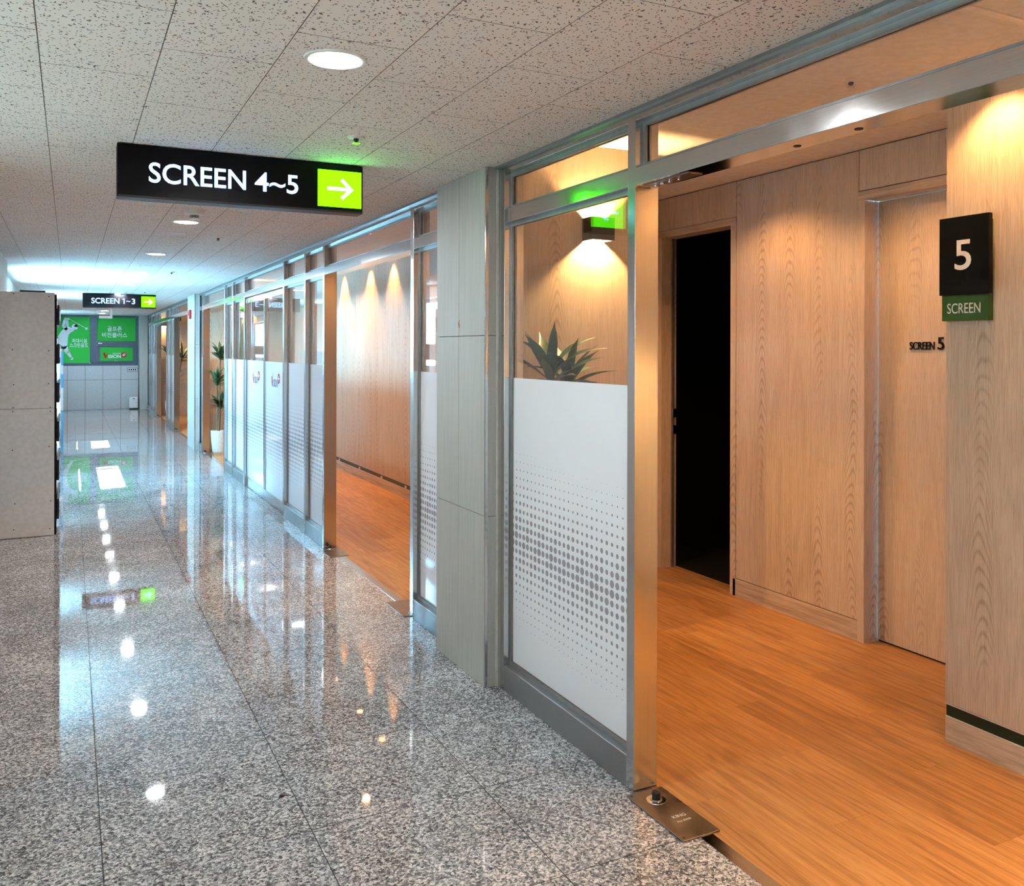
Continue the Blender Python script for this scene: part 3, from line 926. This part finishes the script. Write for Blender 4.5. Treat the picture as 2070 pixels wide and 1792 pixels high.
# room behind it, its darkness painted as near-black walls
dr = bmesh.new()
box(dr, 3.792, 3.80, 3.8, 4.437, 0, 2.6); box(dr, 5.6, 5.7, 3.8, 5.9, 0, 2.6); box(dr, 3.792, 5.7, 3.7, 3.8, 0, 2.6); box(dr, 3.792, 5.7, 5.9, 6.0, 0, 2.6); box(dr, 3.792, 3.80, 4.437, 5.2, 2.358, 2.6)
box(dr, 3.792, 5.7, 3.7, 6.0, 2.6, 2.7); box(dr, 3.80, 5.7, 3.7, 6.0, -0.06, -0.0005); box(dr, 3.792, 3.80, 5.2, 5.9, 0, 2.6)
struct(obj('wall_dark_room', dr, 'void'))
# door_2: closed wooden door with raised lettering
d2 = sempty('door_2', (XA, 2.9, 0))
bx('door_frame_jamb', (XA - 0.004, XA + 0.14, 3.368, 3.4095, 0, 2.315), 'wood', d2)
bx('door_frame_jamb', (XA - 0.004, XA + 0.14, 2.380, 2.430, 0, 2.315), 'wood', d2)
bx('door_frame_head', (XA - 0.004, XA + 0.14, 2.380, 3.4095, 2.315, 2.362), 'woodh', d2)
dl = bx('door_leaf', (XA + 0.098, XA + 0.138, 2.434, 3.364, 0.010, 2.311), 'wood', d2)
bx('door_seal', (XA + 0.102, XA + 0.13, 2.434, 3.364, 0.0006, 0.010), 'blackmatte', d2)
XD = XA + 0.098
kx = XD / XA
obj('lettering', text_bm('SCREEN', (XD - 0.003, 3.079 * kx, 1.533), (0, -1, 0), (0, 0, 1), 0.146, 0.040, 0.006, 0.0), 'black', dl)
obj('lettering', text_bm('5', (XD - 0.003, 2.918 * kx, 1.533), (0, -1, 0), (0, 0, 1), 0.036, 0.062, 0.006, 0.006), 'black', dl)
# wall beyond the recess and the lobby wall seen through the second doorway
struct(bx('wall_return', (XB, 3.79, 5.40, 5.50, 0, ZL), 'wood'))
wc = struct(bx('wall_right_middle', (XB + 0.018, 3.3, 5.50, 25.2, 0, ZL), 'cgap', origin=(XB, 10, 0)))
base_set(wc, XB, 5.50, 22.3)
ys = [5.5, 6.2, 6.9, 7.5, 8.08, 8.655, 9.2, 9.83, 10.6, 11.04, 11.8, 12.6, 13.4, 14.2, 15.4, 16.6, 17.8, 19.0, 20.2, 21.4, 22.3]
for a, b2 in zip(ys[:-1], ys[1:]):
    bx('wall_panel', (XB, XB + 0.018, a + 0.002, b2 - 0.002, 0.1545, ZL), 'wood', wc)
for y in (8.75, 9.55, 10.4, 11.3):
    bx('strip_clip', (XB + 0.001, XB + 0.007, y, y + 0.05, 0.108, 0.132), 'cream', wc)
# cross walls carrying the wall lamps
def cross_wall(name, y, x1):
    w = struct(bx(name, (XR + 0.002, x1, y + 0.012, y + 0.16, 0, ZL), 'wood', origin=(2.2, y, 0)))
    for z0, z1 in ((0.0, 0.10), (0.102, ZL - 0.002)):
        bx('wall_panel', (XR + 0.002, x1, y, y + 0.012, z0, z1), 'wood', w)
    return w
cross_wall('wall_cross_1', 4.00, 2.745)
struct(bx('wall_cross_4', (XR + 0.002, 2.745, 0.20, 0.36, 0, ZL), 'wood'))
cross_wall('wall_cross_2', 14.42, XB)
cross_wall('wall_cross_3', 22.2, XB)
struct(bx('wall_lobby_end', (1.74, 3.3, 25.0, 25.2, 0, ZL), 'wallpaint'))
struct(bx('trim_8', (1.835, 1.86, 18.2, 23.9, 2.05, 2.115), 'green_trim'))

# ------------------------------------------------------------------ lamps
def wall_lamp(label, x, y, z, power, f=-1):
    t = thing('wall_lamp', label, 'wall lamp', (x, y + f * 0.05, z), 'up and down wall lamps')
    w, d, hh, th = 0.137, 0.095, 0.116, 0.008
    def yy(a, b2): return (min(y + f * a, y + f * b2), max(y + f * a, y + f * b2))
    bx('housing_front', (x - w / 2, x + w / 2, *yy(d - th, d), z - hh / 2, z + hh / 2), 'lamp_metal', t)
    bx('housing_side', (x - w / 2, x - w / 2 + th, *yy(0, d - th), z - hh / 2, z + hh / 2), 'lamp_metal', t)
    bx('housing_side', (x + w / 2 - th, x + w / 2, *yy(0, d - th), z - hh / 2, z + hh / 2), 'lamp_metal', t)
    ld = bpy.data.lights.new('wall_lamp_bulb', 'POINT'); ld.energy = power; ld.color = (1.0, 0.60, 0.24); ld.shadow_soft_size = 0.012
    lo = bpy.data.objects.new('bulb_light', ld); COL.objects.link(lo); lo.parent = t; lo.location = (0, -f * 0.005, 0)
    return t
wall_lamp('charcoal square up and down wall lamp behind the dotted film glass', 2.402, 4.0, 2.147, 62)
wall_lamp('added unseen charcoal wall lamp brightening the lobby beside the viewpoint', 2.402, 0.36, 2.147, 250, 1)  # added out of view to lift the lobby ceiling brightness
wall_lamp('charcoal wall lamp lighting the wall above the potted plant doorway', 2.42, 14.42, 2.147, 45)
wall_lamp('charcoal wall lamp glowing in the last open doorway', 1.93, 22.2, 2.10, 45)

def downlight(label, x, y, z, lens, r=0.07, group='recessed corridor downlights', cat='downlight'):
    t = thing('ceiling_downlight', label, cat, (x, y, z), group)
    bm = bmesh.new(); lathe(bm, [(r, 0.012), (r, -0.001), (r + 0.006, -0.005), (r + 0.016, -0.004), (r + 0.018, 0.0)], (x, y, z), 40); obj('trim_ring', bm, 'white', t, True)
    bm = bmesh.new(); rg = lathe(bm, [(r - 0.001, 0.0)], (x, y, z - 0.003), 24); disc_cap(bm, rg[-1]); obj('lens', bm, lens, t)
    return t
DL = [(-1.70, None), (0.40, None), (2.543, 'large round lit downlight in the ceiling in front of the near hanging sign'),
      (4.42, 'lit downlight hidden just behind the near hanging sign'),
      (6.267, 'lit round downlight beside the smoke detector past the near hanging sign'),
      (8.52, 'lit round downlight just past the unlit ring'),
      (10.62, 'lit round downlight just past the flat round cover'),
      (12.80, 'last lit downlight before the far hanging sign'),
      (14.95, 'lit downlight hidden at the back of the far hanging sign'), (16.85, 'first lit downlight past the far hanging sign'),
      (18.70, 'second lit downlight past the far hanging sign'), (20.30, 'third lit downlight past the far hanging sign'),
      (21.90, 'lit downlight second from the printed end window'), (23.60, 'lit downlight closest to the printed end window')]
for y, lab in DL:
    downlight(lab or ('lit downlight overhead near the front edge of the corridor' if y > 0 else 'lit downlight at the back of the corridor behind the viewpoint'), 0.668, y, ZC, 'lens')
# unlit ring and flat cover
t = downlight('unlit round ring fitting between the first two lit downlights past the sign', 0.66, 6.90, ZC, 'lens_off', 0.062, 'unlit round ceiling fittings', 'ceiling fitting')
t = downlight('flat unlit round cover on the ceiling among the far downlights', 0.66, 9.76, ZC, 'lens_off', 0.05, 'unlit round ceiling fittings', 'ceiling fitting')

def sprinkler(label, x, y, z):
    t = thing('sprinkler', label, 'sprinkler', (x, y, z), 'ceiling sprinklers')
    bm = bmesh.new(); rg = lathe(bm, [(0.034, 0.0), (0.032, -0.005), (0.016, -0.008), (0.0005, -0.008)], (x, y, z), 28); obj('escutcheon', bm, 'white', t, True)
    bm = bmesh.new(); lathe(bm, [(0.010, -0.006), (0.010, -0.016), (0.006, -0.018), (0.006, -0.024)], (x, y, z), 14); obj('head', bm, 'screw', t, True)
    bm = bmesh.new(); lathe(bm, [(0.0005, -0.026), (0.015, -0.026), (0.015, -0.024), (0.0005, -0.024)], (x, y, z), 16); obj('deflector', bm, 'chrome', t)
sprinkler('ceiling sprinkler just before the lime arrow of the near sign', 0.985, 3.436, ZC)
sprinkler('ceiling sprinkler beside the unlit ring fitting', 0.972, 7.02, ZC)
sprinkler('ceiling sprinkler among the far downlights before the far sign', 0.969, 10.44, ZC)
sprinkler('tiny ceiling sprinkler just above the far hanging sign', 0.965, 14.27, ZC)
sprinkler('ceiling sprinkler in the warm lobby above the steel transom', 2.70, 2.55, ZL)

def smoke(label, x, y):
    t = thing('smoke_detector', label, 'smoke detector', (x, y, ZC), 'ceiling smoke detectors')
    bm = bmesh.new(); lathe(bm, [(0.056, 0), (0.056, -0.024), (0.050, -0.030), (0.028, -0.032)], (x, y, ZC), 32); obj('base', bm, 'white', t, True)
    bm = bmesh.new(); lathe(bm, [(0.024, -0.031), (0.024, -0.050)], (x, y, ZC), 24); obj('chamber', bm, 'blackmatte', t, True)
    for k in range(14):
        a = 2 * math.pi * k / 14
        cx, cy = x + 0.026 * math.cos(a), y + 0.026 * math.sin(a)
        bx('vent_rib', (cx - 0.002, cx + 0.002, cy - 0.002, cy + 0.002, ZC - 0.050, ZC - 0.031), 'cream', t)
    bm = bmesh.new(); lathe(bm, [(0.029, -0.049), (0.028, -0.055), (0.012, -0.059), (0.0005, -0.060)], (x, y, ZC), 24); obj('cap', bm, 'white', t, True)
smoke('white smoke detector under the near sign beside the lit downlight', 0.656, 5.71)
smoke('white smoke detector overlapping the top edge of the far sign', 0.678, 14.45)
t = thing('emergency_light', 'white emergency light hanging below the far sign', 'emergency light', (0.60, 19.7, ZC))
bm = bmesh.new(); box(bm, 0.70, 0.74, 19.68, 19.72, ZC - 0.20, ZC); obj('bracket', bm, 'white', t)
bm = bmesh.new(); box(bm, 0.50, 0.74, 19.66, 19.74, ZC - 0.235, ZC - 0.185); obj('lamp_body', bm, 'lens_off', t, bevel=0.006)

def lobby_light(x, y, power, size=1.25, tilt=(0, 0), blend=0.55, kind='lens_warm'):
    t = thing('lobby_downlight', 'warm lobby downlight', 'downlight', (x, y, ZL), 'warm recessed lobby downlights')
    bm = bmesh.new(); lathe(bm, [(0.035, 0.002), (0.036, -0.003), (0.048, -0.003), (0.049, 0.0)], (x, y, ZL), 24); obj('trim_ring', bm, 'white', t, True)
    bm = bmesh.new(); rg = lathe(bm, [(0.034, -0.001), (0.010, -0.0012)], (x, y, ZL), 24); disc_cap(bm, rg[-1]); obj('lens', bm, kind, t)
    sd = bpy.data.lights.new('lobby_spot', 'SPOT'); sd.energy = power; sd.color = WARM; sd.spot_size = size; sd.spot_blend = blend; sd.shadow_soft_size = 0.03
    so = bpy.data.objects.new('spot_light', sd); COL.objects.link(so); so.parent = t; so.location = (0, 0, -0.012)
    so.rotation_euler = (tilt[0], tilt[1], 0)
    return t
LL = [(2.90, 2.12, 42, 1.9), (2.90, 0.9, 60, 2.0), (2.45, -0.6, 60, 2.4), (3.20, 2.95, 40, 2.3), (3.20, 3.95, 40, 2.3), (2.45, 4.6, 60, 2.3),
      (2.92, 9.16, 75, 1.35), (2.92, 9.98, 75, 1.35), (2.92, 11.08, 75, 1.35), (2.4, 6.2, 90, 2.3), (2.4, 8.0, 80, 2.3), (2.4, 10.2, 90, 2.3), (2.4, 12.9, 90, 2.3),
      (2.5, 16.3, 70, 2.3), (2.5, 18.6, 70, 2.3), (2.5, 20.8, 70, 2.3)]
names = ['beside the number five sign', 'out of view past the number five sign', 'over the lobby entrance behind the viewpoint', 'in front of the lettered wooden door',
         'above the dark doorway', 'behind the lamp wall', 'washing the panelled wall nearest the stone column', 'washing the middle of the panelled wall',
         'washing the far part of the panelled wall', 'inside the second doorway', 'behind the closed glass doors on the near side', 'behind the closed glass doors on the far side', 'above the potted plant doorway',
         'behind the pale column with the alarm', 'between the two farthest doorways', 'inside the last doorway']
for (x, y, pw, sz), nm in zip(LL, names):
    lobby_light(x, y, pw, sz)['label'] = 'warm recessed lobby downlight ' + nm

# ------------------------------------------------------------------ hanging lit signs
def hanging_sign(label, y, nums, x0=0.165, x1=1.168, z0=2.138, z1=2.353):
    t = thing('hanging_sign', label, 'sign', ((x0 + x1) / 2, y, z0), 'lit hanging direction signs')
    dp = 0.085
    bx('case', (x0, x1, y, y + dp, z0, z1), 'black', t, bevel=0.002)
    bx('front_lip', (x0 + 0.004, x1 - 0.004, y - 0.006, y + 0.004, z0, z0 + 0.009), 'lamp_metal', t)
    s = x1 - x0
    ux, uz = (1, 0, 0), (0, 0, 1)
    obj('lettering', text_bm('SCREEN', (x0 + 0.116 * s, y - 0.001, z0 + 0.066), ux, uz, 0.378 * s, 0.083, 0.001, 0.012), 'sign_letter', t)
    if nums[0] == '1':
        bm = bmesh.new()
        poly_bm(bm, [(0.012, 0), (0.026, 0), (0.026, 0.083), (0.014, 0.083), (-0.006, 0.072), (-0.002, 0.061), (0.012, 0.067)], (x0 + 0.540 * s, y - 0.001, z0 + 0.066), ux, uz, 0.001)
        obj('lettering', bm, 'sign_letter', t)
        obj('lettering', text_bm('~', (x0 + 0.588 * s, y - 0.001, z0 + 0.098), ux, uz, 0.055 * s, 0.017, 0.001, 0.012), 'sign_letter', t)
        obj('lettering', text_bm('3', (x0 + 0.664 * s, y - 0.001, z0 + 0.066), ux, uz, 0.046 * s, 0.083, 0.001, 0.012), 'sign_letter', t)
    else:
        obj('lettering', text_bm(nums, (x0 + 0.530 * s, y - 0.001, z0 + 0.066), ux, uz, 0.183 * s, 0.083, 0.001, 0.012), 'sign_letter', t)
    ap = bx('arrow_panel', (x0 + 0.798 * s, x0 + 0.992 * s, y - 0.0025, y, z0 + 0.024, z0 + 0.186), 'sign_green', t)
    cx, cz = x0 + 0.897 * s, z0 + 0.105
    bm = bmesh.new()
    L, wd, hd_ = 0.058, 0.0075, 0.047
    poly_bm(bm, [(-L, -wd), (L - 0.012, -wd), (L - 0.012, wd), (-L, wd)], (cx, y - 0.0027, cz), ux, uz, 0.0008)
    for sg in (1, -1):
        q = [(L + 0.002, -0.001), (L - hd_, sg * hd_), (L - hd_ - 0.010, sg * (hd_ - 0.010)), (L - 0.020, 0.0)]
        poly_bm(bm, q if sg > 0 else q[::-1], (cx, y - 0.0027, cz), ux, uz, 0.0009)
    obj('arrow', bm, 'sign_arrow', ap)
    return t
hanging_sign('black lit hanging sign with white text and lime arrow, screens four to five', 3.966, '4~5')
hanging_sign('black lit hanging sign with white text and lime arrow far down, screens one to three', 15.0, '1~3')

# ------------------------------------------------------------------ wall sign "5"
t = thing('wall_sign', 'black and green wall sign with large white five on the wood wall', 'sign', (3.01, 2.27, 1.64))
gp = bx('green_plate', (3.008, XB, 2.176, 2.377, 1.644, 2.02), 'green_plate', t, bevel=0.001)
bp = bx('black_plate', (2.986, 3.008, 2.160, 2.372, 1.742, 2.039), 'black', t, bevel=0.001)
obj('numeral', text_bm('5', (2.986, 2.303, 1.835), (0, -1, 0), (0, 0, 1), 0.071, 0.114, 0.0012, 0.008), 'white_letter', bp)
obj('lettering', text_bm('SCREEN', (3.008, 2.352, 1.672), (0, -1, 0), (0, 0, 1), 0.143, 0.039, 0.001, 0.0), 'white_letter', gp)

# ------------------------------------------------------------------ display rack at the left with gypsum end panel
SY, SX = 8.36, -0.112
t = thing('display_rack', 'tall rack with grey gypsum end panel and black front edge', 'rack', (-0.32, 8.8, 0))
ep = bx('end_panel', (XLW + 0.002, SX, SY, SY + 0.012, 1.042, 1.985), 'board', t)
ep2 = bx('end_panel', (XLW + 0.002, SX, SY, SY + 0.012, 0.004, 1.039), 'board', t)
for par, zz in ((ep, (1.06, 1.24, 1.52, 1.96)), (ep2, (0.06, 0.29, 0.72, 1.02))):
    for z in zz:
        for x in (-0.40, -0.145):
            bm = bmesh.new(); lathe(bm, [(0.0005, -0.001), (0.005, -0.001), (0.005, 0.001)], (x + random.uniform(-.01, .01), SY, z + random.uniform(-.012, .012)), 10, 'Y')
            obj('screw', bm, 'screw', par)
bx('front_edge', (SX, SX + 0.016, SY + 0.0, SY + 0.03, 0.006, 1.972), 'black', t)
bx('back_board', (XLW + 0.002, XLW + 0.02, SY + 0.012, 9.55, 0.004, 1.985), 'board', t)
bx('far_end_panel', (XLW + 0.02, SX, 9.53, 9.55, 0.004, 1.985), 'board', t)
for z in (0.10, 0.42, 0.74, 1.06, 1.38, 1.70, 1.965):
    bx('shelf_board', (XLW + 0.02, SX + 0.002, SY + 0.012, 9.53, z, z + 0.018), 'white', t)
bx('cable_tray', (-0.36, -0.18, SY + 0.02, SY + 0.2, 1.986, 2.0), 'blackmatte', t)
labs = ['bottom', 'second', 'third', 'fourth', 'fifth', 'top']
for k, z in enumerate((0.122, 0.442, 0.762, 1.082, 1.402, 1.722)):
    b_ = thing('storage_bin', 'black front bin on the %s shelf of the tall rack' % labs[k], 'bin', (-0.2, 8.9, z), 'bins on the display rack')
    hb = 0.165
    bx('front', (-0.094, -0.078, 8.42, 9.45, z, z + hb), 'blackmatte', b_)
    bx('tray', (-0.42, -0.094, 8.42, 9.45, z - 0.001, z + 0.02), 'blackmatte', b_)
    bx('label_holder', (-0.078, -0.075, 8.60, 9.10, z + 0.05, z + 0.12), 'paper', b_)
    s_ = thing('paper_stack', 'white paper stack behind the %s black bin front' % labs[k], 'paper', (-0.25, 8.9, z + 0.02), 'paper on the display rack')
    bx('sheets', (-0.40, -0.100, 8.45, 9.4, z + 0.02, z + 0.215), 'paper', s_)
    bx('cover_sheet', (-0.395, -0.105, 8.46, 9.3, z + 0.215, z + 0.225), 'blue' if k % 2 else 'paper', s_)
t = thing('display_board', 'white standing board just past the tall rack', 'board', (-0.3, 12.53, 0))
bx('panel', (-0.48, -0.113, 12.52, 12.55, 0.03, 1.56), 'white', t)
bx('edge_profile', (-0.113, -0.098, 12.515, 12.555, 0.03, 1.56), 'alu', t)
for x in (-0.45, -0.16):
    bx('foot', (x, x + 0.05, 12.40, 12.67, 0.0, 0.03), 'alu', t)
t = thing('standing_banner', 'blue and white standing banner beyond the white board', 'banner', (-0.3, 14.9, 0))
bx('banner_sheet', (-0.52, -0.085, 14.90, 14.904, 0.02, 1.47), 'blue', t)
bx('white_band', (-0.52, -0.085, 14.897, 14.8995, 0.62, 0.95), 'paper', t)
bx('white_band', (-0.52, -0.085, 14.897, 14.8995, 1.15, 1.28), 'paper', t)
bx('top_bar', (-0.53, -0.075, 14.895, 14.91, 1.47, 1.49), 'alu', t)
bx('pole', (-0.31, -0.29, 14.91, 14.93, 0.02, 1.47), 'alu', t)
bx('base', (-0.52, -0.085, 14.84, 14.97, 0.0, 0.02), 'alu', t)

# ------------------------------------------------------------------ plants
def leaf_mesh(L, W, droop, seed):
    rr = random.Random(seed)
    bm = bmesh.new()
    n = 9
    rows = []
    for i in range(n + 1):
        s = i / n
        w = W * (0.30 + 0.70 * math.sin(math.pi * min(1.0, s * 0.92 + 0.10)) ** 0.8) * (1.0 if s < 0.7 else max(0.02, (1 - s) / 0.3) ** 0.8)
        x = L * s * (1 - 0.14 * droop * s)
        z = -droop * L * 0.55 * s ** 2.3
        tw = 0.15 * math.sin(3.1 * s + seed)
        rows.append([bm.verts.new((x, -w / 2, z + w * 0.16 + tw * w)), bm.verts.new((x, 0, z)), bm.verts.new((x, w / 2, z + w * 0.16 - tw * w))])
    for i in range(n):
        for k in (0, 1):
            bm.faces.new((rows[i][k], rows[i + 1][k], rows[i + 1][k + 1], rows[i][k + 1]))
    me = bpy.data.meshes.new('leaf')
    bm.to_mesh(me); bm.free()
    for pl in me.polygons: pl.use_smooth = True
    me.materials.append(MT['leaf'])
    return me
LEAVES = [leaf_mesh(1.0, 0.17, d, i) for i, d in enumerate((0.15, 0.45, 0.8, 0.3))]
LEAVES_TH = [leaf_mesh(1.0, 0.075, d, 9 + i) for i, d in enumerate((0.5, 0.9, 1.2))]

def planter(t, x, y, r=0.13, hh=0.34):
    bm = bmesh.new()
    seg = 56
    rings = []
    for rad, z in ((0.72 * r, 0.0), (0.80 * r, 0.02), (0.97 * r, 0.55 * hh), (1.0 * r, 0.93 * hh), (1.03 * r, 0.95 * hh), (1.03 * r, hh), (0.93 * r, hh), (0.92 * r, hh - 0.04)):
        ring = []
        for k in range(seg):
            a = 2 * math.pi * k / seg
            q = rad * (1 + (0.018 if (k % 2 and 0.01 < z < 0.94 * hh) else 0.0))
            ring.append(bm.verts.new((x + q * math.cos(a), y + q * math.sin(a), z)))
        rings.append(ring)
    for i in range(len(rings) - 1):
        for k in range(seg):
            bm.faces.new((rings[i][k], rings[i][(k + 1) % seg], rings[i + 1][(k + 1) % seg], rings[i + 1][k]))
    bm.faces.new(rings[0][::-1])
    obj('pot', bm, 'pot', t)
    bm = bmesh.new(); rg = lathe(bm, [(0.92 * r, hh - 0.035), (0.4 * r, hh - 0.025)], (x, y, 0), 24); disc_cap(bm, rg[-1]); obj('soil', bm, 'soil', t)

def rosette(t, base, n, Lmin, Lmax, up0, up1, seed, meshes, lim=None):
    rr = random.Random(seed)
    o0 = wloc(t)
    for k in range(n):
        az = 2.399 * k + rr.uniform(-0.25, 0.25)
        s = k / max(1, n - 1)
        el = up0 + (up1 - up0) * s + rr.uniform(-0.1, 0.1)
        L = Lmin + (Lmax - Lmin) * (0.5 + 0.5 * math.sin(math.pi * (0.25 + 0.6 * s))) * rr.uniform(0.85, 1.1)
        if lim:
            for _ in range(14):
                tx, ty = base[0] + L * math.cos(el) * math.cos(az), base[1] + L * math.cos(el) * math.sin(az)
                if tx > lim[0] and tx < lim[1] and ty > lim[2] and ty < lim[3]: break
                el = min(1.5, el + 0.06)
                az += 0.35
        o = bpy.data.objects.new('leaf', meshes[rr.randrange(len(meshes))])
        COL.objects.link(o)
        o.parent = t
        o.location = Vector(base) + Vector((0, 0, 0.05 * s)) - o0
        o.rotation_euler = Euler((rr.uniform(-0.3, 0.3), -el, az), 'XYZ')
        o.scale = (L, L, L)

def plant(label, x, y, stems, seed, r=0.13, hh=0.34, meshes=LEAVES, up=(0.15, 1.35), lim=None):
    t = thing('potted_plant', label, 'plant', (x, y, 0), 'potted lobby plants')
    planter(t, x, y, r, hh)
    for i, (dx, dy, z, n, L) in enumerate(stems):
        bm = bmesh.new()
        tube(bm, [(x + dx * 0.25, y + dy * 0.25, hh - 0.05), (x + dx * 0.6, y + dy * 0.6, hh + (z - hh) * 0.5), (x + dx, y + dy, z + 0.03)], [0.014, 0.012, 0.010], 8)
        obj('stem', bm, 'stem', t, True)
        rosette(t, (x + dx, y + dy, z), n, L * 0.7, L, up[0], up[1], seed + i, meshes, lim)
    return t
plant('dark green broad-leaved potted plant behind the film between column and lamp wall', 2.02, 3.72,
      [(-0.03, -0.02, 1.36, 17, 0.31), (0.09, 0.02, 1.33, 16, 0.27), (0.02, 0.03, 0.95, 14, 0.24)], 3, lim=(1.81, 2.6, 3.2, 3.97))
plant('tall dark green potted plant with white fluted pot inside the third doorway', 1.935, 13.90,
      [(0.02, -0.02, 1.36, 20, 0.31), (-0.02, 0.02, 0.98, 20, 0.30), (0.03, 0.03, 0.64, 20, 0.29)], 21, 0.105, 0.33, lim=(1.80, 2.5, 13.2, 14.38))
plant('feathery palm in the last doorway under the glowing wall lamp', 2.02, 21.75,
      [(0.0, 0.0, 1.15, 22, 0.62), (0.22, 0.0, 1.25, 18, 0.55), (0.05, 0.05, 0.75, 14, 0.45)], 40, 0.13, 0.36, LEAVES_TH, (0.5, 1.35), lim=(1.83, 2.9, 20.0, 22.15))

# dead insect on the floor
bm = bmesh.new()
bmesh.ops.create_icosphere(bm, subdivisions=2, radius=0.006)
for v in bm.verts:
    v.co = Vector((v.co.x * 1.5 + 0.643, v.co.y * 0.9 + 3.127, max(0.0, v.co.z * 0.7 + 0.0035)))
t = thing('dead_insect', 'tiny dark dead insect lying on the granite floor', 'insect', (0.643, 3.127, 0))
obj('body', bm, 'dark_brown', t, True)
bm = bmesh.new(); tube(bm, [(0.645, 3.125, 0.004), (0.662, 3.118, 0.006), (0.672, 3.119, 0.0015)], 0.0012, 5); obj('leg', bm, 'dark_brown', t)
bm = bmesh.new(); tube(bm, [(0.640, 3.125, 0.004), (0.632, 3.114, 0.006), (0.627, 3.110, 0.0015)], 0.0012, 5); obj('leg', bm, 'dark_brown', t)
